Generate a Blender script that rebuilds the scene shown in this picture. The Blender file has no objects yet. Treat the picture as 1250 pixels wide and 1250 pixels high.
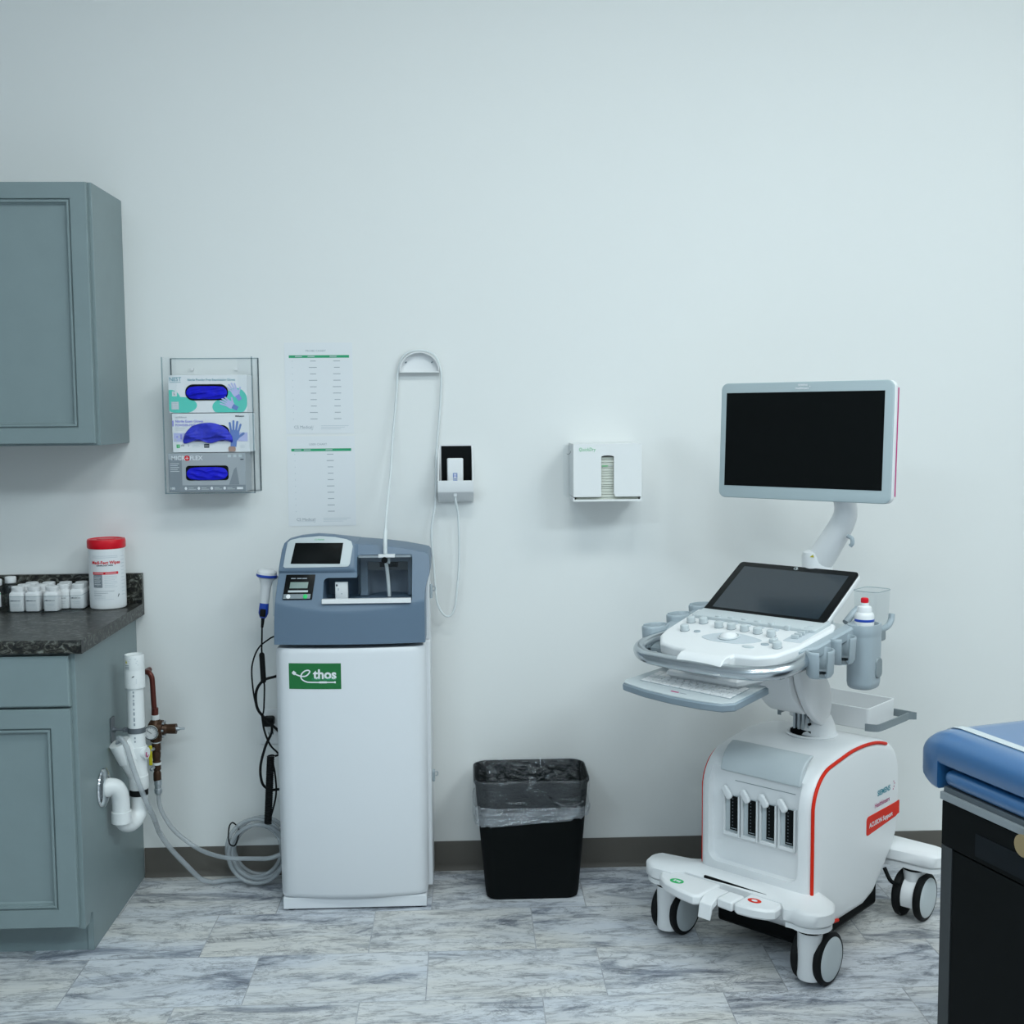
import bpy, bmesh, math, random
from mathutils import Matrix, Vector
random.seed(7)
PI = math.pi
COL = bpy.context.scene.collection
SC = bpy.context.scene

# ------------------------------------------------------------------ materials
def lin(c):
    c = c / 255.0
    return c / 12.92 if c <= 0.04045 else ((c + 0.055) / 1.055) ** 2.4
def srgb(r, g, b): return (lin(r), lin(g), lin(b), 1.0)

def mat(name, col, rough=0.5, metal=0.0, spec=0.5, bump=0.0, bscale=200.0, vary=0.0, vscale=8.0,
        alpha=1.0, trans=0.0, coat=0.0, emit=None, estr=0.0):
    m = bpy.data.materials.new(name); m.use_nodes = True
    nt = m.node_tree; b = nt.nodes['Principled BSDF']
    b.inputs['Base Color'].default_value = col
    b.inputs['Roughness'].default_value = rough
    b.inputs['Metallic'].default_value = metal
    b.inputs['Specular IOR Level'].default_value = spec
    b.inputs['Alpha'].default_value = alpha
    b.inputs['Transmission Weight'].default_value = trans
    b.inputs['Coat Weight'].default_value = coat; b.inputs['Coat Roughness'].default_value = .28
    if emit:
        b.inputs['Emission Color'].default_value = emit
        b.inputs['Emission Strength'].default_value = estr
    tc = nt.nodes.new('ShaderNodeTexCoord')
    if vary > 0:
        n = nt.nodes.new('ShaderNodeTexNoise'); n.inputs['Scale'].default_value = vscale
        n.inputs['Detail'].default_value = 4
        mx = nt.nodes.new('ShaderNodeMix'); mx.data_type = 'RGBA'
        mx.inputs[6].default_value = tuple(c * (1 - vary) for c in col[:3]) + (1,)
        mx.inputs[7].default_value = tuple(min(1, c * (1 + vary)) for c in col[:3]) + (1,)
        nt.links.new(tc.outputs['Object'], n.inputs['Vector'])
        nt.links.new(n.outputs['Fac'], mx.inputs[0])
        nt.links.new(mx.outputs[2], b.inputs['Base Color'])
    if bump > 0:
        n = nt.nodes.new('ShaderNodeTexNoise'); n.inputs['Scale'].default_value = bscale
        n.inputs['Detail'].default_value = 3
        bp = nt.nodes.new('ShaderNodeBump'); bp.inputs['Strength'].default_value = bump
        bp.inputs['Distance'].default_value = 0.002
        nt.links.new(tc.outputs['Object'], n.inputs['Vector'])
        nt.links.new(n.outputs['Fac'], bp.inputs['Height'])
        nt.links.new(bp.outputs['Normal'], b.inputs['Normal'])
    return m

def clear_mat(name, tint, gloss=0.08, rough=0.05):
    m = bpy.data.materials.new(name); m.use_nodes = True
    nt = m.node_tree; nt.nodes.clear()
    o = nt.nodes.new('ShaderNodeOutputMaterial')
    t = nt.nodes.new('ShaderNodeBsdfTransparent'); t.inputs['Color'].default_value = tint
    g = nt.nodes.new('ShaderNodeBsdfGlossy'); g.inputs['Roughness'].default_value = rough
    g.inputs['Color'].default_value = (.9, .95, 1, 1)
    mx = nt.nodes.new('ShaderNodeMixShader'); mx.inputs[0].default_value = gloss
    nt.links.new(t.outputs[0], mx.inputs[1]); nt.links.new(g.outputs[0], mx.inputs[2])
    nt.links.new(mx.outputs[0], o.inputs['Surface'])
    return m

M = {}
M['wall'] = mat('wall_paint', (.80, .81, .80, 1), .75, spec=.2, bump=.06, bscale=350)
M['wall_dim'] = mat('low_bounce_wall_paint', (.42, .44, .46, 1), .75, spec=.2, bump=.06, bscale=350)  # for unseen walls, greyed to cut bounced light and raise contrast
M['ceiling'] = mat('ceiling_paint', (.74, .75, .76, 1), .9, bump=.1, bscale=120)
M['base'] = mat('rubber_baseboard', srgb(88, 84, 78), .55, bump=.05)
M['cab'] = mat('cabinet_paint', (.208, .268, .278, 1), .42, vary=.05, vscale=14, bump=.03, bscale=90)
M['cab_dark'] = mat('cabinet_recess', (.09, .10, .10, 1), .7)
M['white'] = mat('white_plastic', (.80, .81, .82, 1), .35)
M['whitem'] = mat('white_matte', (.80, .81, .81, 1), .6)
M['paper'] = mat('paper', (.78, .80, .82, 1), .8, spec=.1)
M['powder'] = mat('white_powdercoat', (.74, .76, .79, 1), .32, bump=.03, bscale=900)
M['pgrey'] = mat('grey_plastic', (.36, .42, .46, 1), .42)
M['kbgrey'] = mat('keyboard_tray_grey', (.24, .30, .35, 1), .42)
M['mbezel'] = mat('monitor_bezel_grey', (.42, .50, .525, 1), .42)
M['lgrey'] = mat('light_grey_plastic', (.55, .60, .62, 1), .42)
M['dgrey'] = mat('dark_grey_plastic', (.09, .11, .125, 1), .45)
M['mgrey'] = mat('mid_grey_plastic', (.22, .26, .28, 1), .45)
M['house'] = mat('blue_grey_housing', (.115, .172, .245, 1), .40, bump=.04, bscale=700)
M['house_in'] = mat('blue_grey_interior', (.15, .20, .26, 1), .5)
M['black'] = mat('black_plastic', (.006, .0072, .0075, 1), .55, spec=.06)
M['blackg'] = mat('black_gloss', (.006, .007, .0075, 1), .3, spec=.10)
M['screen'] = mat('dark_screen', (.006, .0072, .0075, 1), .35, spec=.05)
M['tscreen'] = mat('touch_screen_glass', (.012, .022, .032, 1), .20, spec=.62)
M['rubber'] = mat('black_rubber', (.007, .008, .0085, 1), .6, spec=.15)
M['chrome'] = mat('chrome', (.75, .78, .80, 1), .12, metal=1)
M['steel'] = mat('brushed_steel', (.55, .59, .62, 1), .34, metal=.85)
M['alum'] = mat('satin_aluminium', (.56, .60, .63, 1), .27, metal=1.0)
M['zinc'] = mat('zinc_strap', (.16, .18, .20, 1), .45, metal=.5)
M['pvc'] = mat('white_pvc', (.80, .82, .82, 1), .3)
M['copper'] = mat('aged_copper', (.13, .030, .020, 1), .4, metal=.45, vary=.25, vscale=30)
M['bronze'] = mat('bronze_casting', (.065, .030, .014, 1), .42, metal=.45, vary=.3, vscale=60, bump=.2, bscale=150)
M['yellow'] = mat('yellow_vinyl', (.62, .55, .02, 1), .4)
M['red'] = mat('red_plastic', (.68, .006, .02, 1), .35, spec=.3)
M['redline'] = mat('red_orange_trim', (.68, .020, .004, 1), .45, spec=.2)
M['magenta'] = mat('magenta_print', (.45, .02, .16, 1), .5)
M['ink'] = mat('dark_ink', (.035, .045, .06, 1), .7)
M['inkm'] = mat('faded_ink', (.12, .15, .18, 1), .7)
M['gink'] = mat('grey_ink', (.33, .37, .41, 1), .7)
M['lgink'] = mat('pale_grey_ink', (.55, .60, .64, 1), .7)
M['green'] = mat('green_print', (.006, .155, .035, 1), .45)
M['gbar'] = mat('green_bar_print', (.02, .35, .16, 1), .6)
M['gink2'] = mat('green_ink', (.01, .45, .12, 1), .5)
M['teal'] = mat('teal_print', (.10, .60, .50, 1), .5)
M['tealink'] = mat('teal_ink', (.04, .28, .36, 1), .5)
M['purple'] = mat('purple_print', (.28, .28, .72, 1), .5)
M['lav'] = mat('lavender_print', (.50, .52, .80, 1), .5)
M['bluehand'] = mat('blue_glove_print', (.13, .22, .52, 1), .5)
M['skin'] = mat('wrist_print', (.42, .27, .22, 1), .6)
M['glove'] = mat('blue_nitrile', (.008, .009, .58, 1), .5, spec=.25, bump=.4, bscale=60, vary=.35, vscale=45)
M['glove2'] = mat('violet_nitrile', (.035, .045, .52, 1), .5, spec=.3, bump=.5, bscale=60, vary=.4, vscale=45)
M['silver'] = mat('silver_carton', (.40, .43, .46, 1), .4, metal=.15)
M['dsilver'] = mat('dark_silver_print', (.23, .26, .29, 1), .4)
M['blue'] = mat('blue_vinyl', (.018, .118, .30, 1), .40, spec=.9, coat=1.0, bump=.05, bscale=500)
M['exblack'] = mat('black_laminate', (.006, .0072, .0075, 1), .5, spec=.06)
M['exedge2'] = mat('dark_blue_grey_panel', (.007, .010, .013, 1), .4, spec=.12)
M['exedge'] = mat('grey_edge_laminate', (.035, .04, .043, 1), .5)
M['exstrip'] = mat('grey_vinyl_strip', (.27, .30, .32, 1), .45)
M['tan'] = mat('tan_knob', (.32, .24, .12, 1), .5)
M['blueplastic'] = mat('royal_blue_plastic', (.012, .06, .42, 1), .35)
M['basin'] = mat('blue_grey_basin', (.20, .245, .31, 1), .3)
M['lcd'] = mat('grey_lcd', (.22, .30, .27, 1), .4)
M['ledg'] = mat('green_button', (.01, .5, .12, 1), .4, emit=(.02, .8, .2, 1), estr=.35)
M['cream'] = mat('cream_paper', (.62, .64, .57, 1), .8)
M['clear'] = clear_mat('clear_acrylic', (.991, .995, .996, 1), .022)
M['clearedge'] = clear_mat('acrylic_edge', (.70, .77, .79, 1), .10)
M['frost'] = clear_mat('frosted_clear_plastic', (.95, .965, .97, 1), .05, .3)
M['tubeclear'] = mat('clear_vinyl_tube', (.46, .50, .53, 1), .18, alpha=.48, spec=.8)
M['probe'] = mat('pale_cable_sheath', (.70, .74, .75, 1), .4)
def film_mat(name, haze, gloss, sc):
    m = bpy.data.materials.new(name); m.use_nodes = True
    nt = m.node_tree; nt.nodes.clear(); L = nt.links.new; N = nt.nodes.new
    o = N('ShaderNodeOutputMaterial'); t = N('ShaderNodeBsdfTransparent'); d = N('ShaderNodeBsdfDiffuse'); g = N('ShaderNodeBsdfGlossy')
    d.inputs['Color'].default_value = (.7, .74, .78, 1); g.inputs['Roughness'].default_value = .12; g.inputs['Color'].default_value = (.9, .95, 1, 1)
    tc = N('ShaderNodeTexCoord'); mp = N('ShaderNodeMapping'); mp.inputs['Scale'].default_value = sc; n = N('ShaderNodeTexNoise')
    n.inputs['Scale'].default_value = 1; n.inputs['Detail'].default_value = 5; n.inputs['Distortion'].default_value = 1.2
    bp = N('ShaderNodeBump'); bp.inputs['Strength'].default_value = 1; bp.inputs['Distance'].default_value = .02
    L(tc.outputs['Object'], mp.inputs['Vector']); L(mp.outputs[0], n.inputs['Vector']); L(n.outputs['Fac'], bp.inputs['Height'])
    L(bp.outputs[0], g.inputs['Normal']); L(bp.outputs[0], d.inputs['Normal'])
    a = N('ShaderNodeMixShader'); a.inputs[0].default_value = haze; L(t.outputs[0], a.inputs[1]); L(d.outputs[0], a.inputs[2])
    c = N('ShaderNodeMixShader'); c.inputs[0].default_value = gloss; L(a.outputs[0], c.inputs[1]); L(g.outputs[0], c.inputs[2])
    L(c.outputs[0], o.inputs['Surface']); return m
M['liner'] = film_mat('clear_bin_liner', .012, .075, (22, 22, 30))
M['linerband'] = film_mat('bunched_bin_liner', .08, .20, (14, 14, 70))
M['trayclear'] = clear_mat('thin_clear_plastic', (.985, .99, .992, 1), .03)

def worktop_mat():
    m = bpy.data.materials.new('dark_granite_laminate'); m.use_nodes = True
    nt = m.node_tree; b = nt.nodes['Principled BSDF']; b.inputs['Roughness'].default_value = .36
    b.inputs['Specular IOR Level'].default_value = .32
    tc = nt.nodes.new('ShaderNodeTexCoord')
    mp = nt.nodes.new('ShaderNodeMapping'); mp.inputs['Scale'].default_value = (.8, 1.2, 1.2)
    n1 = nt.nodes.new('ShaderNodeTexNoise'); n1.inputs['Scale'].default_value = 42; n1.inputs['Detail'].default_value = 8
    n1.inputs['Roughness'].default_value = .68; n1.inputs['Distortion'].default_value = 1.6
    n2 = nt.nodes.new('ShaderNodeTexNoise'); n2.inputs['Scale'].default_value = 14; n2.inputs['Detail'].default_value = 5
    r = nt.nodes.new('ShaderNodeValToRGB'); e = r.color_ramp.elements
    e[0].position = .42; e[0].color = (.005, .006, .006, 1)
    e[1].position = .66; e[1].color = (.20, .22, .21, 1)
    a = r.color_ramp.elements.new(.50); a.color = (.025, .024, .020, 1)
    a = r.color_ramp.elements.new(.57); a.color = (.085, .088, .080, 1)
    r2 = nt.nodes.new('ShaderNodeValToRGB'); e = r2.color_ramp.elements
    e[0].position = .35; e[0].color = (.65, .65, .65, 1); e[1].position = .65; e[1].color = (1.15, 1.12, 1.05, 1)
    mx = nt.nodes.new('ShaderNodeMix'); mx.data_type = 'RGBA'; mx.blend_type = 'MULTIPLY'; mx.inputs[0].default_value = 1
    L = nt.links.new
    L(tc.outputs['Object'], mp.inputs['Vector']); L(mp.outputs[0], n1.inputs['Vector']); L(mp.outputs[0], n2.inputs['Vector'])
    L(n1.outputs['Fac'], r.inputs[0]); L(n2.outputs['Fac'], r2.inputs[0])
    L(r.outputs[0], mx.inputs[6]); L(r2.outputs[0], mx.inputs[7]); L(mx.outputs[2], b.inputs['Base Color'])
    return m
M['granite'] = worktop_mat()

def floor_mat():
    m = bpy.data.materials.new('stone_look_vinyl_tile'); m.use_nodes = True
    nt = m.node_tree; b = nt.nodes['Principled BSDF']; L = nt.links.new
    b.inputs['Roughness'].default_value = .38; b.inputs['Specular IOR Level'].default_value = .4
    N = nt.nodes.new
    tc = N('ShaderNodeTexCoord')
    br = N('ShaderNodeTexBrick')
    br.inputs['Scale'].default_value = 1; br.inputs['Brick Width'].default_value = .475
    br.inputs['Row Height'].default_value = .28; br.inputs['Mortar Size'].default_value = .0016
    br.inputs['Mortar Smooth'].default_value = .3
    br.inputs['Color1'].default_value = (0, 0, 0, 1); br.inputs['Color2'].default_value = (1, 1, 1, 1)
    br.inputs['Mortar'].default_value = (.5, .5, .5, 1); br.offset = .36; br.offset_frequency = 2
    off = N('ShaderNodeMapping'); off.inputs['Location'].default_value = (.12, .04, 0)
    L(tc.outputs['Object'], off.inputs['Vector']); L(off.outputs[0], br.inputs['Vector'])
    # every tile gets its own slice of the stone pattern
    ml = N('ShaderNodeVectorMath'); ml.operation = 'MULTIPLY'; ml.inputs[1].default_value = (7.3, 5.1, 9.7)
    L(br.outputs['Color'], ml.inputs[0])
    ad = N('ShaderNodeVectorMath'); ad.operation = 'ADD'
    L(tc.outputs['Object'], ad.inputs[0]); L(ml.outputs[0], ad.inputs[1])
    mp = N('ShaderNodeMapping'); mp.inputs['Scale'].default_value = (.85, 2.9, 1); mp.inputs['Rotation'].default_value = (0, 0, -.26)
    L(ad.outputs[0], mp.inputs['Vector'])
    def noise(s, d, ro, di):
        n = N('ShaderNodeTexNoise'); n.inputs['Scale'].default_value = s; n.inputs['Detail'].default_value = d
        n.inputs['Roughness'].default_value = ro; n.inputs['Distortion'].default_value = di
        L(mp.outputs[0], n.inputs['Vector']); return n
    n1 = noise(2.9, 11, .70, .9); n2 = noise(12, 10, .80, .6); n3 = noise(1.3, 4, .5, .4)
    r1 = N('ShaderNodeValToRGB'); e = r1.color_ramp.elements
    e[0].position = .30; e[0].color = (.13, .14, .17, 1)
    e[1].position = .62; e[1].color = (.74, .74, .74, 1)
    a = e.new(.40); a.color = (.33, .35, .39, 1)
    a = e.new(.47); a.color = (.64, .65, .67, 1)
    L(n1.outputs['Fac'], r1.inputs[0])
    r2 = N('ShaderNodeValToRGB'); e = r2.color_ramp.elements
    e[0].position = .37; e[0].color = (.33, .34, .36, 1); e[1].position = .50; e[1].color = (1, 1, 1, 1)
    L(n2.outputs['Fac'], r2.inputs[0])
    mx = N('ShaderNodeMix'); mx.data_type = 'RGBA'; mx.blend_type = 'MULTIPLY'; mx.inputs[0].default_value = .85
    L(r1.outputs[0], mx.inputs[6]); L(r2.outputs[0], mx.inputs[7])
    # thin dark ridges
    sub = N('ShaderNodeMath'); sub.operation = 'SUBTRACT'; sub.inputs[1].default_value = .5; L(n3.outputs['Fac'], sub.inputs[0])
    ab = N('ShaderNodeMath'); ab.operation = 'ABSOLUTE'
    n4 = noise(3.0, 11, .70, 1.0); s4 = N('ShaderNodeMath'); s4.operation = 'SUBTRACT'; s4.inputs[1].default_value = .5
    L(n4.outputs['Fac'], s4.inputs[0]); L(s4.outputs[0], ab.inputs[0])
    r4 = N('ShaderNodeValToRGB'); e = r4.color_ramp.elements
    e[0].position = 0; e[0].color = (.42, .43, .45, 1); e[1].position = .016; e[1].color = (1, 1, 1, 1)
    L(ab.outputs[0], r4.inputs[0])
    mx2 = N('ShaderNodeMix'); mx2.data_type = 'RGBA'; mx2.blend_type = 'MULTIPLY'; mx2.inputs[0].default_value = .8
    L(mx.outputs[2], mx2.inputs[6]); L(r4.outputs[0], mx2.inputs[7])
    # tint drift between cool and warm stone
    r3 = N('ShaderNodeValToRGB'); e = r3.color_ramp.elements
    e[0].position = .40; e[0].color = (.92, .95, 1.0, 1); e[1].position = .62; e[1].color = (.97, .95, .90, 1)
    L(n3.outputs['Fac'], r3.inputs[0])
    mx3 = N('ShaderNodeMix'); mx3.data_type = 'RGBA'; mx3.blend_type = 'MULTIPLY'; mx3.inputs[0].default_value = 1
    L(mx2.outputs[2], mx3.inputs[6]); L(r3.outputs[0], mx3.inputs[7])
    # joints
    mx4 = N('ShaderNodeMix'); mx4.data_type = 'RGBA'; mx4.inputs[7].default_value = (.22, .23, .25, 1)
    sc = N('ShaderNodeMath'); sc.operation = 'MULTIPLY'; sc.inputs[1].default_value = .55
    L(br.outputs['Fac'], sc.inputs[0]); L(sc.outputs[0], mx4.inputs[0]); L(mx3.outputs[2], mx4.inputs[6])
    L(mx4.outputs[2], b.inputs['Base Color'])
    bp = N('ShaderNodeBump'); bp.inputs['Strength'].default_value = .12; bp.inputs['Distance'].default_value = .002
    L(n2.outputs['Fac'], bp.inputs['Height']); L(bp.outputs[0], b.inputs['Normal'])
    return m
M['floor'] = floor_mat()

# ------------------------------------------------------------------ mesh builder
def rrect(w, d, r, n=5, cx=0, cy=0):
    r = min(r, w / 2 - 1e-5, d / 2 - 1e-5); pts = []
    for sx, sy, a0 in ((1, 1, 0), (-1, 1, PI / 2), (-1, -1, PI), (1, -1, 1.5 * PI)):
        for i in range(n + 1):
            a = a0 + i * PI / 2 / n
            pts.append((cx + sx * (w / 2 - r) + r * math.cos(a), cy + sy * (d / 2 - r) + r * math.sin(a)))
    return pts

def spline(P, k=8, closed=False):
    P = [Vector(p) for p in P]; n = len(P); out = []
    rng = range(n) if closed else range(n - 1)
    for i in rng:
        if closed: p0, p1, p2, p3 = P[(i - 1) % n], P[i], P[(i + 1) % n], P[(i + 2) % n]
        else:
            p1, p2 = P[i], P[i + 1]
            p0 = P[i - 1] if i > 0 else p1 * 2 - p2
            p3 = P[i + 2] if i + 2 < n else p2 * 2 - p1
        for j in range(k):
            t = j / k
            out.append(0.5 * ((2 * p1) + (p2 - p0) * t + (2 * p0 - 5 * p1 + 4 * p2 - p3) * t * t + (3 * p1 - p0 - 3 * p2 + p3) * t ** 3))
    if not closed: out.append(P[-1])
    return out

class MB:
    def __init__(s): s.bm = bmesh.new(); s.mats = []
    def mi(s, m):
        m = M[m] if isinstance(m, str) else m
        if m not in s.mats: s.mats.append(m)
        return s.mats.index(m)
    def face(s, vs, m):
        try: f = s.bm.faces.new(vs)
        except ValueError: return None
        f.material_index = s.mi(m); f.smooth = True; return f
    def v(s, p, T=None):
        p = Vector(p)
        return s.bm.verts.new(T @ p if T is not None else p)
    def loft(s, loops, m, T=None, c0=True, c1=True, closed=False, wrap=True):
        V = [[s.v(p, T) for p in lp] for lp in loops]; n = len(V[0])
        rng = range(len(V)) if closed else range(len(V) - 1)
        for i in rng:
            A, B = V[i], V[(i + 1) % len(V)]
            for j in range(n if wrap else n - 1):
                k = (j + 1) % n
                s.face((A[j], A[k], B[k], B[j]), m)
        if not closed and c0: s.face(tuple(reversed(V[0])), m)
        if not closed and c1: s.face(tuple(V[-1]), m)
        return V
    def box(s, x0, x1, y0, y1, z0, z1, m, T=None):
        s.loft([[(x0, y0, z0), (x1, y0, z0), (x1, y1, z0), (x0, y1, z0)], [(x0, y0, z1), (x1, y0, z1), (x1, y1, z1), (x0, y1, z1)]], m, T)
    def rbox(s, x0, x1, y0, y1, z0, z1, m, r=.01, e=.004, T=None, n=5, ne=3):
        """box with rounded plan corners (r) and rolled top and bottom edges (e)"""
        cx, cy = (x0 + x1) / 2, (y0 + y1) / 2; w, d = x1 - x0, y1 - y0; L = []
        def lp(ins, z): return [(x, y, z) for x, y in rrect(w - 2 * ins, d - 2 * ins, max(r - ins, .0006), n, cx, cy)]
        for i in range(ne + 1):
            a = PI / 2 * i / ne; L.append(lp(e * (1 - math.sin(a)), z0 + e * (1 - math.cos(a))))
        for i in range(ne + 1):
            a = PI / 2 * i / ne; L.append(lp(e * (1 - math.cos(a)), z1 - e * (1 - math.sin(a))))
        s.loft(L, m, T)
    def prism(s, poly, a, b, m, T=None, e=0):
        """extrude the xy polygon from z=a to z=b"""
        if e <= 0: s.loft([[(x, y, a) for x, y in poly], [(x, y, b) for x, y in poly]], m, T)
        else:
            q = inset(poly, e)
            s.loft([[(x, y, a) for x, y in q], [(x, y, a + e) for x, y in poly], [(x, y, b - e) for x, y in poly], [(x, y, b) for x, y in q]], m, T)
    def cyl(s, p0, p1, r0, r1=None, m='white', n=24, T=None, c0=True, c1=True):
        r1 = r0 if r1 is None else r1; p0, p1 = Vector(p0), Vector(p1)
        q = (p1 - p0).to_track_quat('Z', 'Y').to_matrix()
        def ring(p, r): return [p + q @ Vector((r * math.cos(2 * PI * i / n), r * math.sin(2 * PI * i / n), 0)) for i in range(n)]
        s.loft([ring(p0, r0), ring(p1, r1)], m, T, c0, c1)
    def lathe(s, prof, m, T=None, n=28, c0=True, c1=True):
        s.loft([[(r * math.cos(2 * PI * i / n), r * math.sin(2 * PI * i / n), z) for i in range(n)] for r, z in prof], m, T, c0, c1)
    def tube(s, pts, r, m, n=10, k=8, closed=False, sm=True, T=None, cap=True):
        P = spline(pts, k, closed) if sm else [Vector(p) for p in pts]
        R = r if isinstance(r, (list, tuple)) else None
        L = []; N = len(P)
        t0 = (P[1] - P[0]).normalized(); up = Vector((0, 0, 1)) if abs(t0.z) < .9 else Vector((1, 0, 0))
        u = (up - t0 * up.dot(t0)).normalized()
        for i, p in enumerate(P):
            if closed: t = P[(i + 1) % N] - P[i - 1]
            else: t = P[min(i + 1, N - 1)] - P[max(i - 1, 0)]
            t.normalize(); u = (u - t * u.dot(t)).normalized(); w = t.cross(u)
            rr = r if R is None else R[0] + (R[1] - R[0]) * i / (N - 1)
            L.append([p + u * rr * math.cos(2 * PI * j / n) + w * rr * math.sin(2 * PI * j / n) for j in range(n)])
        s.loft(L, m, T, cap, cap, closed)
    def sphere(s, c, r, m, n=16, sc=(1, 1, 1), T=None, z0=-1.0):
        c = Vector(c); L = []; k = n // 2; a0 = math.asin(z0)
        for i in range(k + 1):
            a = a0 + (PI / 2 - a0) * i / k; rr = max(r * math.cos(a), 1e-5)
            L.append([(c.x + rr * sc[0] * math.cos(2 * PI * j / n), c.y + rr * sc[1] * math.sin(2 * PI * j / n), c.z + r * sc[2] * math.sin(a)) for j in range(n)])
        s.loft(L, m, T)
    def poly(s, pts, m, T=None, f=None):
        vs = [s.v(f(Vector(p)) if f else p, T) for p in pts]; return s.face(vs, m)
    def rect(s, x0, x1, y0, y1, m, T=None, z=0, f=None): s.poly([(x0, y0, z), (x1, y0, z), (x1, y1, z), (x0, y1, z)], m, T, f)
    def text(s, txt, size, m, T, align='CENTER', bold=0.0, shear=0.0, f=None, sx=1.0, space=1.0):
        cu = bpy.data.curves.new('lettering', 'FONT'); cu.body = txt; cu.size = size; cu.align_x = align; cu.align_y = 'CENTER'
        cu.offset = bold; cu.shear = shear; cu.resolution_u = 3; cu.space_character = space; cu.fill_mode = 'FRONT'
        o = bpy.data.objects.new('lettering', cu); COL.objects.link(o)
        dg = bpy.context.evaluated_depsgraph_get(); dg.update()
        me = bpy.data.meshes.new_from_object(o.evaluated_get(dg))
        bpy.data.objects.remove(o); bpy.data.curves.remove(cu)
        vs = []
        for v in me.vertices:
            p = Vector((v.co.x * sx, v.co.y, v.co.z))
            if f: p = f(p)
            vs.append(s.v(p, T))
        for p in me.polygons: s.face([vs[i] for i in p.vertices], m)
        bpy.data.meshes.remove(me)
    def build(s, name, parent=None, angle=38, bevel=0, seg=2, world=False, fix=True, doubles=False):
        bm = s.bm
        if doubles: bmesh.ops.remove_doubles(bm, verts=bm.verts, dist=1e-5)
        if fix: bmesh.ops.recalc_face_normals(bm, faces=bm.faces)
        root = ROOTM.get(parent.name) if parent else None
        if root is not None and world: bmesh.ops.transform(bm, matrix=root.inverted(), verts=bm.verts)
        me = bpy.data.meshes.new(name); bm.to_mesh(me); bm.free()
        for m in s.mats: me.materials.append(m)
        me.set_sharp_from_angle(angle=math.radians(angle))
        o = bpy.data.objects.new(name, me); COL.objects.link(o)
        if parent: o.parent = parent; ROOTM[o.name] = root
        if bevel:
            b = o.modifiers.new('bevel', 'BEVEL'); b.width = bevel; b.segments = seg; b.limit_method = 'ANGLE'; b.angle_limit = math.radians(40)
            b.harden_normals = False
        return o
ROOTM = {}
def inset(poly, e):
    n = len(poly); out = []
    A = sum(poly[i][0] * poly[(i + 1) % n][1] - poly[(i + 1) % n][0] * poly[i][1] for i in range(n)); sg = 1 if A > 0 else -1
    for i in range(n):
        p0, p1, p2 = Vector(poly[i - 1]), Vector(poly[i]), Vector(poly[(i + 1) % n])
        a = (p1 - p0); b = (p2 - p1)
        if a.length < 1e-9 or b.length < 1e-9: out.append(tuple(p1)); continue
        a.normalize(); b.normalize()
        na = Vector((-a.y, a.x)) * sg; nb = Vector((-b.y, b.x)) * sg
        h = (na + nb); h = h.normalized() if h.length > 1e-6 else na
        out.append(tuple(p1 + h * e / max(.4, h.dot(na))))
    return out
def TR(x=0, y=0, z=0, rx=0, ry=0, rz=0):
    return Matrix.Translation((x, y, z)) @ Matrix.Rotation(rz, 4, 'Z') @ Matrix.Rotation(ry, 4, 'Y') @ Matrix.Rotation(rx, 4, 'X')
def front(x, y, z): return TR(x, y, z, rx=PI / 2)       # local x right, y up, z towards the viewer (-Y)
def tag(o, label=None, cat=None, group=None, kind=None):
    if label: o['label'] = label
    if cat: o['category'] = cat
    if group: o['group'] = group
    if kind: o['kind'] = kind
    return o
def thing(name, label, cat, loc, rz=0, group=None):
    o = bpy.data.objects.new(name, None); COL.objects.link(o); o.location = loc; o.rotation_euler = (0, 0, rz)
    o.empty_display_size = .05; ROOTM[o.name] = TR(*loc, rz=rz); return tag(o, label, cat, group)
def solo(mb, name, label, cat, loc, group=None, **kw):
    """a thing that is one mesh: vertices given in world space, origin at its base"""
    bmesh.ops.transform(mb.bm, matrix=Matrix.Translation(loc).inverted(), verts=mb.bm.verts)
    o = mb.build(name, **kw); o.location = loc; return tag(o, label, cat, group)
def struct(mb, name, **kw): return tag(mb.build(name, **kw), kind='structure')
def cut(o, cmb):
    """boolean difference, baked into the mesh"""
    c = cmb.build('cutter'); c.parent = o.parent; c.matrix_parent_inverse = o.matrix_parent_inverse.copy()
    md = o.modifiers.new('cut', 'BOOLEAN'); md.operation = 'DIFFERENCE'; md.object = c; md.solver = 'EXACT'
    dg = bpy.context.evaluated_depsgraph_get(); dg.update()
    me = bpy.data.meshes.new_from_object(o.evaluated_get(dg)); old = o.data; o.modifiers.clear(); o.data = me
    me.name = old.name; bpy.data.meshes.remove(old); cm = c.data; bpy.data.objects.remove(c); bpy.data.meshes.remove(cm)
    me.set_sharp_from_angle(angle=math.radians(35))
    return o

# ------------------------------------------------------------------ the room
XL, XR, YF, ZC = -2.6, 2.7, -6.2, 3.5
b = MB(); b.box(XL - .1, XR + .1, YF - .1, .1, -.1, 0, 'floor'); struct(b, 'floor')
b = MB(); b.box(XL - .1, XR + .1, 0, .12, 0, ZC, 'wall'); struct(b, 'wall_back')
b = MB(); b.box(XL - .12, XL, YF, 0, 0, ZC, 'wall_dim'); struct(b, 'wall_left')
b = MB(); b.box(XR, XR + .12, YF, 0, 0, ZC, 'wall'); struct(b, 'wall_right')
b = MB(); b.box(XL - .1, XR + .1, YF - .12, YF, 0, ZC, 'wall_dim'); struct(b, 'wall_front')
b = MB(); b.box(XL - .1, XR + .1, YF - .1, .1, ZC, ZC + .1, 'ceiling'); struct(b, 'ceiling')
b = MB()
prof = [(0, 0), (-.012, 0), (-.007, .008), (-.004, .02), (-.004, .094), (-.002, .098), (0, .098)]
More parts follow.
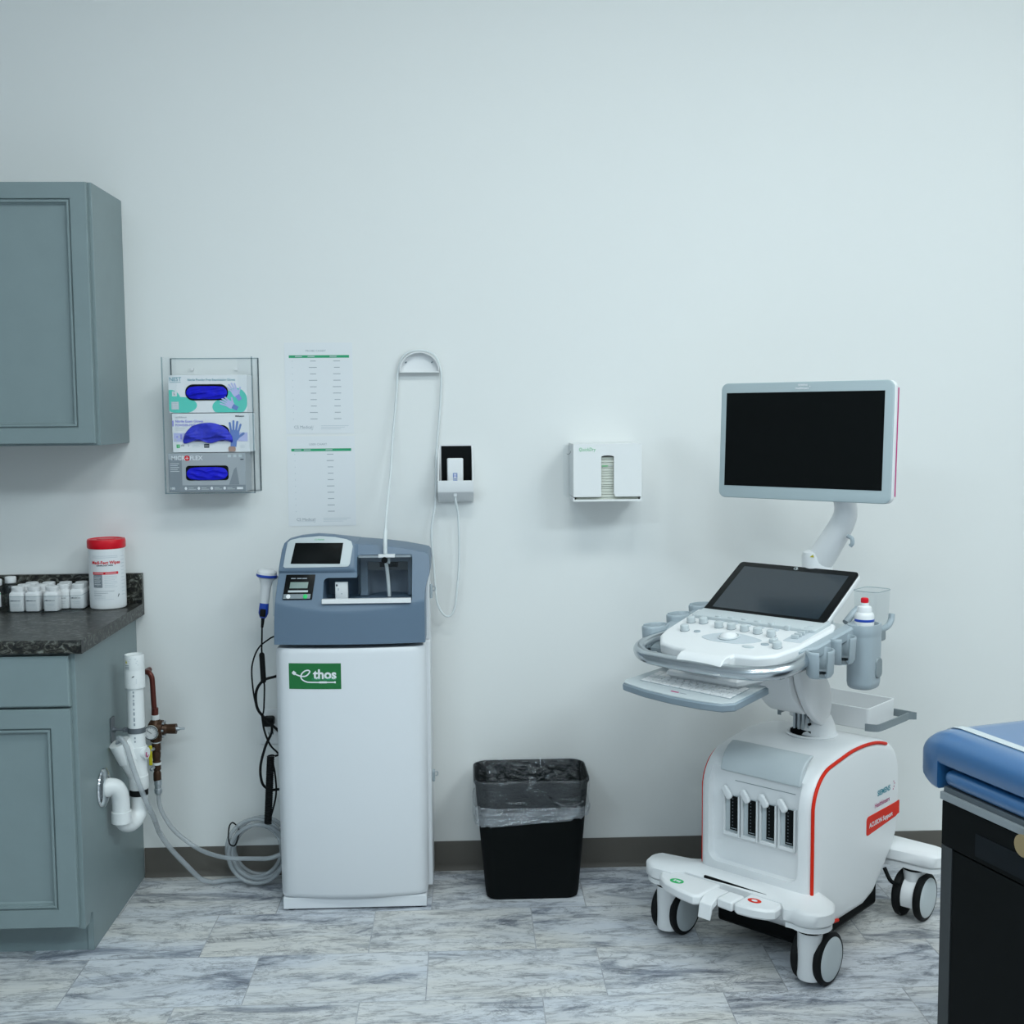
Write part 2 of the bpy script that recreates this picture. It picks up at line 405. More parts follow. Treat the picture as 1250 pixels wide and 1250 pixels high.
b.loft([[(-1.072, y, z) for y, z in prof], [(XR, y, z) for y, z in prof]], 'base'); struct(b, 'baseboard_back')

# ------------------------------------------------------------------ cabinets
def ring_panel(mb, x0, x1, z0, z1, steps, m):
    """door leaf built of nested rectangular rings: steps = (inset, y)"""
    mb.loft([[(x0 + i, y, z0 + i), (x1 - i, y, z0 + i), (x1 - i, y, z1 - i), (x0 + i, y, z1 - i)] for i, y in steps], m)
def door_steps(y0, t, s):
    f = y0 - t
    return [(0, y0), (0, f + .002), (.002, f), (s, f), (s + .0010, f + .006), (s + .0042, f + .0065), (s + .0052, f + .0005),
            (s + .0105, f + .0005), (s + .0118, f + .0075), (s + .0145, f + .0078), (s + .0155, f + .0125), (s + .0195, f + .0145)]
t = thing('wall_cabinet', 'grey green cabinet hung on the wall at upper left with a recessed panel door', 'cabinet', (-1.46, -.15, 1.43))
CX0, CX1 = -1.838, -1.074
b = MB()
b.box(CX0 + .018, CX1 - .018, -.303, -.001, 1.455, 2.192, 'cab'); b.box(CX1 - .018, CX1, -.303, -.001, 1.432, 2.192, 'cab')
b.box(CX0, CX0 + .018, -.303, -.001, 1.432, 2.192, 'cab'); b.box(CX0 + .018, CX1 - .018, -.303, -.283, 1.432, 1.455, 'cab')
b.build('carcass', t, bevel=.0015, world=True)
for x0, x1 in ((-1.458, -1.0835), (-1.835, -1.461)):
    b = MB(); ring_panel(b, x0, x1, 1.438, 2.190, door_steps(-.3045, .0195, .046), 'cab'); b.build('door', t, world=True, angle=20)

t = thing('base_cabinet', 'grey green base cabinet with drawer and panel door under the dark worktop', 'cabinet', (-1.46, -.3, 0))
b = MB()
side = [(0, 0), (-.535, 0), (-.535, .112), (-.552, .118), (-.566, .095), (-.604, .095), (-.604, .875), (0, .875)]
TS = Matrix(((0, 0, 1, 0), (1, 0, 0, 0), (0, 1, 0, 0), (0, 0, 0, 1)))      # polygon (y,z) extruded along x
b.prism([(y - .0015, z) for y, z in side], CX1 - .018, CX1, 'cab', TS); b.prism([(y - .0015, z) for y, z in side], CX0, CX0 + .018, 'cab', TS)
b.box(CX0 + .018, CX1 - .018, -.604, -.002, .105, .872, 'cab')
b.build('carcass', t, bevel=.001, world=True)
b = MB(); b.box(CX0 + .018, CX1 - .018, -.533, -.518, 0, .105, 'cab'); b.build('toe_kick', t, world=True)
for x0, x1 in ((-1.460, -1.0865), (-1.837, -1.463)):
    b = MB(); ring_panel(b, x0, x1, .1065, .7225, door_steps(-.606, .0195, .052), 'cab'); b.build('door', t, world=True, angle=20)
    b = MB(); b.loft([[(x0 + i, y, .729 + i), (x1 - i, y, .729 + i), (x1 - i, y, .869 - i), (x0 + i, y, .869 - i)] for i, y in ((0, -.606), (0, -.622), (.004, -.6255))], 'cab')
    b.build('drawer_front', t, world=True, angle=20)

b = MB()
b.loft([[(x, y, z) for y, z in ((-.002, .8765), (-.632, .8765), (-.636, .880), (-.636, .908), (-.632, .914), (-.0205, .914), (-.0205, 1.009), (-.018, 1.012), (-.002, 1.012))] for x in (-1.86, -1.0455)], 'granite')
solo(b, 'worktop', 'dark speckled stone look worktop with low backsplash on the base cabinet', 'countertop', (-1.46, -.3, .8765))

# ------------------------------------------------------------------ things on the worktop
ZT = .9145
t = thing('wipes_canister', 'white disinfectant wipes canister with red lid on the right end of the worktop', 'canister', (-1.135, -.083, ZT))
b = MB(); R0 = .0555
b.lathe([(.051, 0), (.0545, .003), (R0, .008), (R0, .190), (.054, .196), (.050, .198)], 'white', T=TR(), n=48); b.build('canister_body', t)
b = MB()
b.lathe([(.0565, .190), (.0585, .193), (.0585, .212), (.0565, .2185), (.050, .2195), (.047, .2165), (.030, .2165), (.028, .219), (.0, .2195)], 'red', n=48, c1=False); b.build('lid', t)
b = MB()
def can(p, r=R0 + .0004):      # (arc length, height) on the canister, centred a little left of the front
    a = -PI / 2 + .29 + p.x / r; return Vector((r * math.cos(a), r * math.sin(a), p.y))
def crect(x0, x1, z0, z1, m, d=.0004, n=10):
    for i in range(n):
        a, c = x0 + (x1 - x0) * i / n, x0 + (x1 - x0) * (i + 1) / n
        b.poly([(a, z0), (c, z0), (c, z1), (a, z1)], m, f=lambda p: can(Vector((p[0], p[1])), R0 + d))
crect(-.066, .066, .014, .184, 'paper', .0003, 24)
g = lambda p: can(p, R0 + .0009)
b.text('Medi-Fect Wipes', .0140, 'red', TR(), f=lambda p: g(p + Vector((-.004, .148, 0))), bold=.0004, sx=.95)
b.text('DISINFECTANT WIPES', .0052, 'ink', TR(), f=lambda p: g(p + Vector((-.008, .139, 0))), bold=.0002)
crect(-.048, .034, .111, .119, 'red', .0007); crect(-.044, -.012, .1143, .1157, 'paper', .0011); crect(-.006, .028, .1143, .1157, 'paper', .0011)
crect(-.046, -.016, .070, .111, 'dsilver', .0007)
b.poly([(-.046, .070), (-.031, .077), (-.016, .070)], 'paper', f=lambda p: can(Vector((p[0], p[1])), R0 + .001))
for k in range(5): crect(-.043, -.021 - .003 * (k % 2), .103 - .006 * k, .1045 - .006 * k, 'paper', .0011, 4)
for k in range(7): crect(-.010, .030 - .008 * (k % 3 == 2), .104 - .0055 * k, .1052 - .0055 * k, 'lgink', .0007, 6)
for k in range(3): crect(-.046, .02 - .02 * k, .058 - .006 * k, .0592 - .006 * k, 'gink', .0007, 6)
for k in range(4): crect(-.046, -.008 + .025 * (k > 2), .044 - .004 * k, .0448 - .004 * k, 'lgink', .0007, 6)
for k in range(2): crect(-.048, .034, .168 - .005 * k, .1695 - .005 * k, 'lgink', .0007, 10)
for k in range(12): crect(.046, .062, .165 - .011 * k, .1665 - .011 * k, 'lgink', .0007, 3)
b.poly([(.030, .040), (.034, .050), (.036, .046), (.031, .038)], 'ink', f=lambda p: can(Vector((p[0], p[1])), R0 + .0011))
b.build('printed_label', t, fix=False)

t = thing('jar_tray', 'clear plastic tray holding small white jars on the worktop', 'tray', (-1.312, -.094, ZT))
b = MB()
def tl(i, z): return [(x, y, z) for x, y in rrect(.232 - 2 * i, .146 - 2 * i, .018 - i * .5, 5)]
b.loft([tl(.004, .0005), tl(.001, .006), tl(0, .050), tl(.0012, .050), tl(.0022, .006), tl(.004, .0016)], 'trayclear'); b.build('tray_body', t)
b = MB(); b.tube([(x, y, .050) for x, y in rrect(.231, .145, .018, 5)], .0007, 'clearedge', n=6, sm=False, closed=True); b.tube([(x, y, .0022) for x, y in rrect(.225, .139, .016, 5)], .0012, 'clearedge', n=6, sm=False, closed=True); b.build('tray_rim', t)
def jar_proto():
    t = thing('specimen_jar', 'x', 'jar', (0, 0, 0), group='white jars in the clear tray')
    b = MB(); w = .0450
    b.loft([[(x, y, z) for x, y in rrect(w * k, w * k, .009, 5)] for z, k in ((0, .94), (.003, 1), (.050, 1), (.055, .97), (.058, .86), (.060, .78), (.063, .78))], 'white')
    b.build('jar_body', t)
    b = MB(); b.lathe([(.0188, .0615), (.0195, .063), (.0195, .074), (.018, .0755), (.0, .0757)], 'white', n=24, c1=False); b.build('cap', t)
    b = MB(); y = -w / 2 - .0004
    b.rect(-.017, .004, -.0011, .0011, 'inkm', front(0, y, .033)); b.rect(-.013, -.009, -.0016, .0022, 'inkm', front(0, y, .033)); b.rect(.005, .014, -.0008, .0008, 'inkm', front(0, y, .033)); b.rect(-.014, .012, -.0006, .0006, 'lgink', front(0, y, .022)); b.rect(-.010, .010, -.0005, .0005, 'lgink', front(0, y, .017))
    b.build('printed_label', t, fix=False)
    return t
def copy_tree(o, parent=None):
    c = o.copy(); COL.objects.link(c); c.parent = parent
    if parent is None: ROOTM[c.name] = ROOTM.get(o.name)
    for ch in list(o.children): copy_tree(ch, c)
    return c
jp = jar_proto(); first = True
JARS = [(-1.394, -.139, 'white jar at the front left corner of the clear tray'),
        (-1.345, -.140, 'white jar second from the left in the front row of the tray'),
        (-1.289, -.141, 'white jar third and rightmost in the front row of the tray'),
        (-1.392, -.093, 'white jar at the left end of the middle row of the tray'),
        (-1.338, -.0935, 'white jar second from the left in the middle row of the tray'),
        (-1.270, -.0935, 'white jar third from the left in the middle row of the tray'),
        (-1.2235, -.094, 'white jar at the right end of the middle row of the tray'),
        (-1.383, -.0475, 'white jar at the left end of the back row of the tray'),
        (-1.331, -.0475, 'white jar second from the left in the back row of the tray'),
        (-1.278, -.0475, 'white jar third from the left in the back row of the tray'),
        (-1.2275, -.0475, 'white jar at the right end of the back row nearest the canister')]
for i, (x, y, lb) in enumerate(JARS):
    o = jp if i == 0 else copy_tree(jp)
    o.location = (x, y, ZT + .003); o.rotation_euler = (0, 0, random.uniform(-.06, .06)); o['label'] = lb
BOT = [(-1.480, -.105, 'clear bottle with white cap and green marked label at the left frame edge', True),
       (-1.416 - .012, -.030, 'clear bottle with white cap standing behind the left end of the jar tray', False)]
for x, y, lb, lab in BOT:
    t = thing('capped_bottle', lb, 'bottle', (x, y, ZT), group='clear bottles left of the jars')
    r = .0275
    if not lab: r = .0205; t.location.y = -.0455; t.location.x = -1.4515
    b = MB(); b.lathe([(r * .93, 0), (r, .004), (r, .062), (r * .9, .070), (r * .62, .076), (r * .62, .080)], 'frost'); b.build('bottle_body', t)
    b = MB(); b.lathe([(r * .80, .077), (r * .84, .079), (r * .84, .094), (r * .78, .0965), (0, .097)], 'white', c1=False); b.build('cap', t)
    if lab:
        b = MB(); 
        def bt(p, rr=r + .0005): 
            a = -PI / 2 + p[0] / rr; return Vector((rr * math.cos(a), rr * math.sin(a), p[1]))
        for i in range(12):
            x0, x1 = -.03 + .005 * i, -.025 + .005 * i
            b.poly([(x0, .012), (x1, .012), (x1, .058), (x0, .058)], 'paper', f=bt)
            b.poly([(x0, .052), (x1, .052), (x1, .055), (x0, .055)], 'gink2', f=lambda p: bt(p, r + .001))
            if i % 4 != 3:
                for z in (.038, .030, .022): b.poly([(x0, z), (x1, z), (x1, z + .003), (x0, z + .003)], 'gink', f=lambda p: bt(p, r + .001))
        b.build('printed_label', t, fix=False)

# ------------------------------------------------------------------ plumbing beside the base cabinet
t = thing('drain_pipe', 'white PVC drain standpipe with trap strapped to the side of the base cabinet', 'pipe', (-1.0, -.3, .28))
PX, PY = -1.0, -.30
b = MB(); b.cyl((PX, PY, .40), (PX, PY, .73), .0245, m='pvc'); 
[b.rect(-.0022, .0022, -h / 2, h / 2, 'gink', front(PX + .001, PY - .0249, z)) for z, h in ((.695, .006), (.684, .008), (.670, .004), (.660, .010), (.643, .005), (.630, .010), (.612, .012), (.597, .008), (.556, .006), (.545, .005))]; b.build('standpipe', t, world=True)
b = MB(); P = TR(PX, PY, 0)
b.lathe([(.0255, .706), (.0295, .706), (.0295, .757), (.0285, .760), (.0290, .762), (.0290, .802), (.0275, .806), (.0265, .806), (.0265, .80), (0, .80)], 'pvc', T=P, c1=False)
def on_pipe(p, r): a = -PI / 2 + p.x / r; return Vector((PX + r * math.cos(a), PY + r * math.sin(a), p.y))
for z, w in ((.795, .010), (.789, .014), (.783, .012), (.777, .016)):
    b.poly([(-w + .004, z), (w + .004, z), (w + .004, z + .0016), (-w + .004, z + .0016)], 'lgink', f=lambda p: on_pipe(p, .0302))
b.poly([(-.021, .784), (-.014, .784), (-.0175, .793)], 'yellow', f=lambda p: on_pipe(p, .0303))
for z in (.776, .771, .766): b.poly([(-.022, z), (-.008, z), (-.008, z + .0022), (-.022, z + .0022)], 'gink', f=lambda p: on_pipe(p, .0303))
b.poly([(-.001, .740), (.006, .743), (.007, .746), (.001, .744)], 'ink', f=lambda p: on_pipe(p, .0304))
for z in (.733, .728, .723): b.poly([(-.012, z), (.014, z), (.014, z + .0014), (-.012, z + .0014)], 'lgink', f=lambda p: on_pipe(p, .0304))
b.build('air_vent_cap', t, world=True)
b = MB()     # wye fitting with hub
b.lathe([(.0265, .56 - .035), (.029, .525), (.029, .49), (.0265, .486), (.0265, .455), (.0285, .437), (.0300, .436), (.0300, .398), (.0275, .394)], 'pvc', T=P)
b.cyl((PX, PY, .430), (-1.024, PY - .016, .492), .0265, .0275, 'pvc'); b.cyl((-1.022, PY - .015, .487), (-1.045, PY - .030, .546), .0310, .0310, 'pvc')
b.cyl((-1.0452, PY - .0301, .5463), (-1.0457, PY - .0305, .5475), .011, m='gink')
b.cyl((PX, PY - .004, .506), (PX + .032, PY - .012, .506), .018, m='pvc'); b.tube([(PX + .033, PY - .012 + .011 * math.cos(a), .506 + .011 * math.sin(a)) for a in [i * PI / 6 for i in range(5, 12)]], .0016, 'magenta', n=6)
b.build('wye_fitting', t, world=True)
b = MB(); b.lathe([(.0260, .375), (.0275, .376), (.0275, .390), (.0260, .391)], 'rubber', T=P); b.build('rubber_coupling', t, world=True)
b = MB()     # P-trap: wall outlet -> elbow -> down leg -> U bend -> up to the standpipe
b.tube([(-1.0722, -.404, .430), (-1.058, -.398, .432), (-1.042, -.388, .425), (-1.034, -.378, .40), (-1.033, -.374, .372), (-1.033, -.372, .345), (-1.032, -.368, .325), (-1.027, -.355, .307), (-1.017, -.335, .300), (-1.007, -.315, .309), (-1.001, -.303, .328), (-1.0, -.300, .352), (-1.0, -.300, .376)], .0255, 'pvc', n=20, k=6)
b.lathe([(.0262, .316), (.0292, .316), (.0292, .350), (.0262, .350)], 'pvc', T=TR(-1.033, -.372, 0))
b.tube([(-1.073, -.404, .430), (-1.058, -.398, .4315)], .0285, 'pvc', n=20, sm=False)
b.build('trap', t, world=True)
b = MB()
EM = Matrix.Translation((-1.0728, -.404, .432)) @ Matrix.Rotation(PI / 2, 4, 'Y')
b.lathe([(.028, .0), (.058, .0005), (.056, .005), (.045, .010), (.030, .012)], 'chrome', T=EM, n=40, c0=False, c1=False); b.build('escutcheon', t, world=True)
b = MB()
b.box(-1.0728, -1.0695, -.318, -.282, .540, .615, 'zinc'); b.cyl((-1.07, PY, .577), (-1.027, PY, .577), .004, m='zinc'); b.cyl((-1.0695, PY, .577), (-1.062, PY, .577), .009, m='zinc', n=6)
b.cyl((PX, PY, .568), (PX, PY, .584), .0262, m='zinc'); b.box(-1.040, -1.024, PY - .006, PY + .006, .570, .582, 'zinc'); b.cyl((-1.034, PY - .012, .576), (-1.034, PY + .012, .576), .003, m='zinc', n=8)
b.build('pipe_clamp', t, world=True)

t = thing('water_valve', 'copper water supply with bronze regulator, dial gauge and yellow handled valve on wall', 'valve', (-1.0, -.07, .3))
WX, WY = -1.003, -.075
b = MB()
b.tube([(-1.035, -.006, .695), (-1.035, -.035, .697), (-1.030, -.060, .699), (-1.018, -.072, .698), (-1.010, -.075, .685), (-1.008, WY, .66), (WX - .003, WY, .60), (WX, WY, .553)], .0085, 'copper', n=14)
b.cyl((WX - .001, WY, .560), (WX, WY, .585), .0108, m='copper'); b.build('copper_pipe', t, world=True)
for pr in ([(.009, .547), (.013, .547), (.013, .562), (.010, .563)], [(.009, .462), (.0125, .462), (.0125, .476), (.009, .476)], [(.009, .400), (.0140, .400), (.0140, .408), (.009, .408)]):
    b = MB(); b.lathe(pr, 'pvc', T=TR(WX, WY, 0)); b.build('thread_tape', t, world=True)
b = MB()
b.lathe([(.012, .474), (.018, .478), (.019, .490), (.024, .500), (.024, .532), (.018, .542), (.013, .548)], 'bronze', T=TR(WX, WY, 0), n=20)
b.cyl((WX + .010, WY, .516), (WX + .024, WY, .516), .030, .028, 'bronze', 20); b.cyl((WX + .024, WY, .516), (WX + .040, WY, .516), .019, .014, 'bronze', 18)
b.cyl((WX + .038, WY, .516), (WX + .066, WY, .516), .0155, .0165, 'bronze', 18)
for a in range(6): b.cyl((WX + .020, WY + .024 * math.cos(a * PI / 3), .516 + .024 * math.sin(a * PI / 3)), (WX + .030, WY + .024 * math.cos(a * PI / 3), .516 + .024 * math.sin(a * PI / 3)), .004, m='steel', n=6)
b.build('regulator_body', t, world=True, angle=30)
b = MB(); b.cyl((WX + .066, WY, .516), (WX + .092, WY, .516), .0035, m='steel', n=10); b.cyl((WX + .066, WY, .516), (WX + .076, WY, .516), .007, m='steel', n=6); b.build('adjusting_screw', t, world=True)
gm = front(-1.011, WY - .032, .512)
b = MB(); b.cyl((WX - .002, WY, .512), (-1.010, WY - .020, .512), .007, m='bronze', n=12); b.lathe([(.020, -.012), (.0225, -.012), (.0225, .001), (.0205, .002), (.0195, 0)], 'zinc', T=gm, n=32, c1=False)
b.lathe([(.0228, -.003), (.0236, -.003), (.0236, -.006), (.0228, -.006)], 'cream', T=gm, n=32, c0=False, c1=False)
gg = b.build('gauge', t, world=True)
b = MB(); b.lathe([(.0198, -.0008), (.0, -.0006)], 'white', T=gm, n=32, c0=False, c1=False)
for k in range(19):
    a = -PI / 4 - PI / 0.6667 * k / 18 * 1.0 + PI * 1.5 * 0; a = PI * 1.25 - PI * 1.5 * k / 18
    q = gm @ Matrix.Rotation(a, 4, 'Z'); b.rect(.0145 - .002 * (k % 3 == 0), .018, -.0004, .0004, 'ink', q, z=.0003)
q = gm @ Matrix.Rotation(2.5, 4, 'Z'); b.rect(-.004, .015, -.0007, .0007, 'ink', q, z=.0005); b.build('dial', gg, world=True, fix=False)
b = MB(); b.lathe([(.010, .475), (.0135, .470), (.0145, .462), (.0145, .448), (.012, .444), (.014, .437), (.013, .425), (.011, .414), (.0128, .412), (.0128, .385), (.009, .380), (.0125, .372), (.0125, .350), (.0100, .345)], 'bronze', T=TR(WX, WY, 0), n=16); b.build('ball_valve', t, world=True)
b = MB(); b.box(WX - .0175, WX - .0065, WY - .029, WY - .024, .405, .470, 'yellow'); b.cyl((WX - .006, WY - .014, .397), (WX - .012, WY - .029, .390), .006, m='steel', n=8); b.cyl((WX, WY, .455), (WX - .012, WY - .028, .455), .006, m='steel', n=8); b.build('valve_handle', t, bevel=.002, world=True)
b = MB(); b.lathe([(.009, .352), (.0125, .350), (.0125, .334), (.0105, .332), (.0105, .322), (.0125, .320), (.0125, .308), (.008, .302)], 'steel', T=TR(WX + .002, WY, 0), n=18); b.build('hose_fitting', t, world=True)

b = MB(); b.tube([(WX + .002, WY, .305), (-.999, -.076, .270), (-.985, -.082, .235), (-.955, -.088, .190), (-.912, -.090, .150), (-.856, -.108, .122), (-.777, -.138, .110), (-.70, -.146, .109), (-.64, -.155, .112), (-.604, -.150, .122)], .0072, 'tubeclear', n=12)
solo(b, 'supply_hose', 'clear hose curving from the water valve to the white cleaning machine', 'hose', (-.8, -.1, .1))
b = MB(); b.tube([(-1.0462, -.331, .549), (-1.043, -.341, .561), (-1.032, -.349, .560), (-1.017, -.350, .536), (-1.005, -.350, .490), (-.992, -.349, .445), (-.978, -.345, .398), (-.968, -.32, .345), (-.966, -.27, .292), (-.972, -.215, .245), (-.975, -.17, .205), (-.952, -.135, .142), (-.905, -.12, .078), (-.868, -.105, .030), (-.835, -.09, .011)], .0082, 'tubeclear', n=12)
b.tube([(-.835, -.09, .011), (-.79, -.075, .011), (-.74, -.07, .011)], .0082, 'tubeclear', n=12)
solo(b, 'drain_hose', 'clear drain hose running from the white drain pipe down to the floor', 'hose', (-.95, -.2, .01))
t = thing('hose_coil', 'clear hose coiled against the wall left of the white cleaning machine', 'hose', (-.69, -.08, 0))
b = MB(); pts = []
for i in range(5 * 16 + 1):
    a = i * 2 * PI / 16; k = i / 80
    r = .098 - .017 * abs(math.sin(k * 7)); 
    pts.append((-.688 + .008 * math.sin(k * 9) + r * math.cos(a), -.046 - .062 * k + .012 * math.sin(a), .110 + .004 * math.cos(k * 11) + r * math.sin(a)))
b.tube(pts, .0068, 'tubeclear', n=10, k=3); b.build('coil', t, world=True)
b = MB(); b.tube([(-.772, -.122, .182), (-.770, -.130, .165), (-.764, -.132, .150), (-.752, -.130, .147), (-.745, -.120, .160), (-.752, -.05, .170), (-.772, -.04, .19), (-.776, -.08, .195)], .0025, 'black', n=6, closed=True); b.build('cable_tie', t, world=True)

# ------------------------------------------------------------------ glove boxes in a clear wall holder
GX0, GX1, GZ0, GZ1, GD = -.937, -.658, 1.274, 1.698, -.118
t = thing('glove_box_holder', 'clear acrylic wall holder with three stacked boxes of blue gloves', 'holder', (-.798, 0, GZ0))
b = MB(); b.box(GX0, GX1, -.004, -.0003, GZ0, GZ1, 'clear'); b.build('back_panel', t, world=True)
for x in (GX0, GX1 - .003):
    b = MB(); b.box(x, x + .003, GD, -.004, GZ0, GZ1, 'clear'); b.build('side_panel', t, world=True)
b = MB(); b.box(GX0 + .003, GX1 - .003, GD, -.004, GZ0, GZ0 + .003, 'clear'); b.build('bottom_panel', t, world=True)
for x0, x1 in ((GX0 + .003, GX0 + .045), (GX1 - .045, GX1 - .003)):
    b = MB(); b.box(x0, x1, GD, GD + .003, GZ0 + .003, GZ1, 'clear'); b.build('front_flange', t, world=True)
b = MB()
for x in (GX0, GX1 - .003): b.box(x - .0003, x + .0033, GD - .0004, GD + .0028, GZ0, GZ1, 'clearedge'); b.box(x - .0003, x + .0033, -.0042, -.0012, GZ0, GZ1, 'clearedge')
b.box(GX0, GX1, GD - .0004, GD + .0028, GZ0 - .0003, GZ0 + .0025, 'clearedge'); b.box(GX0, GX1, -.0042, -.0012, GZ1 - .001, GZ1 + .001, 'clearedge')
b.build('polished_edge', t, world=True)
for x in (-.868, -.728):
    b = MB(); b.cyl((x, -.004, 1.664), (x, -.007, 1.664), .005, m='white', n=16); b.build('screw', t, world=True)

def stadium(w, h, r, n=6): return rrect(w, h, r, n)
def hand(b, x, z, s, ang, m, y, wrist=None, flip=1):
    """flat printed hand"""
    T = front(x, y, z) @ Matrix.Rotation(ang, 4, 'Z') @ Matrix.Scale(s, 4)
    b.poly([(p[0], p[1], 0) for p in rrect(.5, .55, .16, 4, 0, .05)], m, T)
    for fx, fl, fa in ((-.18, .50, .22), (-.06, .60, .07), (.07, .58, -.06), (.19, .46, -.22)):
        Q = T @ Matrix.Translation((fx * flip, .22, .0002 / s)) @ Matrix.Rotation(fa * flip, 4, 'Z')
        b.poly([(p[0], p[1], 0) for p in rrect(.105, fl, .05, 4, 0, fl / 2)], m, Q)
    Q = T @ Matrix.Translation((.20 * flip, -.05, .0003 / s)) @ Matrix.Rotation(-.85 * flip, 4, 'Z')
    b.poly([(p[0], p[1], 0) for p in rrect(.12, .42, .055, 4, 0, .2)], m, Q)
    b.poly([(-.16, -.15, .0004 / s), (.16, -.15, .0004 / s), (.15, -.55, .0004 / s), (-.15, -.55, .0004 / s)], wrist or m, T)
def glove_wad(t, x, z, w, h, dep, m, y, seed, wild=False):
    """crumpled gloves showing in the carton's opening"""
    rnd = random.Random(seed); b = MB(); nx, nz = 40, 20; g = []
    fold = [(rnd.uniform(-5, 5), rnd.uniform(1.5, 5), rnd.uniform(0, 6)) for _ in range(4)]
    out = stadium(w, h, h * .42 if not wild else h * .3, 5)
    for j in range(nz + 1):
        row = []
        for i in range(nx + 1):
            u = -1 + 2 * i / nx; v = -1 + 2 * j / nz
            e = max(0, 1 - abs(u) ** 3) * max(0, 1 - abs(v) ** 3)
            f = sum(1 - 2 * abs(math.sin((u * a + v * c2) * .8 + ph)) for a, c2, ph in fold) / 3.2
            k = (1 - .45 * v * v * abs(u) ** 2) if wild else 1
            uu = u * math.sqrt(max(0, 1 - .32 * v * v)); vv = v * math.sqrt(max(0, 1 - .30 * u ** 4))
            if wild: vv = (v * math.sqrt(max(0, 1 - .93 * u * u)) * 1.25 if v > 0 else v * (.55 + .14 * math.sin(u * 6 + 1))) - .30 + .05 * f * (1 - abs(v)); uu = u * (1.06 - .12 * max(v, 0)) + .04 * f
            row.append(b.v((x + uu * w / 2, y - dep * (e ** .4 if wild else e ** .6) * max(.28, .62 + .62 * f) - .0012, z + vv * h / 2)))
        g.append(row)
    for j in range(nz):
        for i in range(nx): b.face((g[j][i], g[j][i + 1], g[j + 1][i + 1], g[j + 1][i]), m)
    return b.build('glove_wad', t, world=True, angle=70)
def glove_box(x0, x1, z0, z1, y, lb, cm):
    t = thing('glove_box', lb, 'box', ((x0 + x1) / 2, y / 2, z0), group='glove boxes in the clear wall holder')
    b = MB(); b.box(x0, x1, y, -.010, z0, z1, cm); c = b.build('carton', t, world=True, bevel=.0008); return t, c

Y = -.1115
# top carton
x0, x1, z0, z1 = -.9185, -.677, 1.5255, 1.642
t, c = glove_box(x0, x1, z0, z1, -.111, 'white and teal glove box at the top of the clear wall holder', 'paper')
b = MB(); T = front(0, Y, 0)
def blob(cx, cz, rx, rz, m, z=0, clip=None, n=28):
    pts = [(cx + rx * math.cos(2 * PI * i / n), cz + rz * math.sin(2 * PI * i / n)) for i in range(n)]
    pts = [(min(max(px, x0 + .0005), x1 - .0005), min(max(pz, z0 + .0005), z1 - .0005)) for px, pz in pts]
    b.poly([(px, pz, z) for px, pz in pts], m, T)
blob(-.882, 1.549, .050, .026, 'teal'); blob(-.912, 1.565, .030, .032, 'teal', .0001)
blob(-.712, 1.560, .036, .042, 'teal', .0001); blob(-.745, 1.543, .040, .026, 'teal', .0002)
b.rect(-.911, -.888, 1.536, 1.560, 'lgink', T, .0003)
for k in range(5): b.rect(-.908, -.890, 1.538 + .0045 * k, 1.5395 + .0045 * k, 'paper', T, .0005)
b.text('NEST', .017, 'tealink', front(-.897, Y - .0004, 1.629), sx=.95); b.rect(-.914, -.880, 1.6195, 1.6205, 'tealink', T, .0003)
b.text('Nitrile Powder Free Examination Gloves', .0105, 'tealink', front(-.786, Y - .0004, 1.627), sx=.85)
b.rect(-.908, -.893, 1.577, 1.592, 'paper', T, .0004); b.text('L', .012, 'ink', front(-.9005, Y - .0006, 1.5845))
hand(b, -.711, 1.585, .044, .55, 'lav', Y - .0006, 'purple'); hand(b, -.728, 1.549, .044, 1.05, 'lav', Y - .0010, 'bluehand')
b.poly([(p[0], p[1], .0009) for p in rrect(.132, .050, .024, 6, -.801, 1.5885)], 'blackg', T)
b.build('printed_face', c, world=True, fix=False)
glove_wad(t, -.801, 1.5875, .126, .040, .012, 'glove', Y - .0012, 3)
# middle carton
x0, x1, z0, z1 = -.911, -.673, 1.4025, 1.5235
t, c = glove_box(x0, x1, z0, z1, -.111, 'white and lilac glove box with violet gloves bulging out, middle of the holder', 'paper')
b = MB()
b.rect(x0 + .004, x1 - .006, 1.436, 1.463, 'lav', T, .0001)
for k in range(9): b.rect(x0 + .006 + .006 * k, x0 + .012 + .006 * k, 1.438 + .005 * (k * 7 % 4), 1.444 + .005 * (k * 5 % 4), 'purple' if k % 2 else 'lgink', T, .0003)
b.rect(x0 + .001, x0 + .005, 1.484, 1.502, 'purple', T, .0003)
b.text('Nitrile Exam Gloves', .0105, 'purple', front(-.901, Y - .0004, 1.499), align='LEFT', bold=.0002); b.text('POWDER-FREE', .0095, 'purple', front(-.901, Y - .0004, 1.487), align='LEFT', bold=.0002)
b.text('confidence', .008, 'gink', front(-.901, Y - .0004, 1.512), align='LEFT', shear=.3); b.text('McKesson', .0065, 'ink', front(-.688, Y - .0004, 1.514), align='RIGHT', bold=.0003)
for k in range(3): b.rect(-.901, -.865 - .006 * k, 1.4795 - .004 * k, 1.4805 - .004 * k, 'lgink', T, .0003)
b.rect(-.899, -.889, 1.4165, 1.4275, 'gink2', T, .0003); b.text('S', .009, 'paper', front(-.894, Y - .0006, 1.422)); b.text('200', .008, 'ink', front(-.881, Y - .0004, 1.424)); b.text('S', .008, 'ink', front(-.862, Y - .0004, 1.424))
b.rect(-.851, -.826, 1.420, 1.4208, 'lgink', T, .0003); b.rect(-.851, -.830, 1.424, 1.4248, 'lgink', T, .0003)
b.rect(-.814, -.798, 1.4165, 1.4285, 'ink', T, .0003); b.rect(-.812, -.800, 1.4218, 1.4232, 'paper', T, .0005)
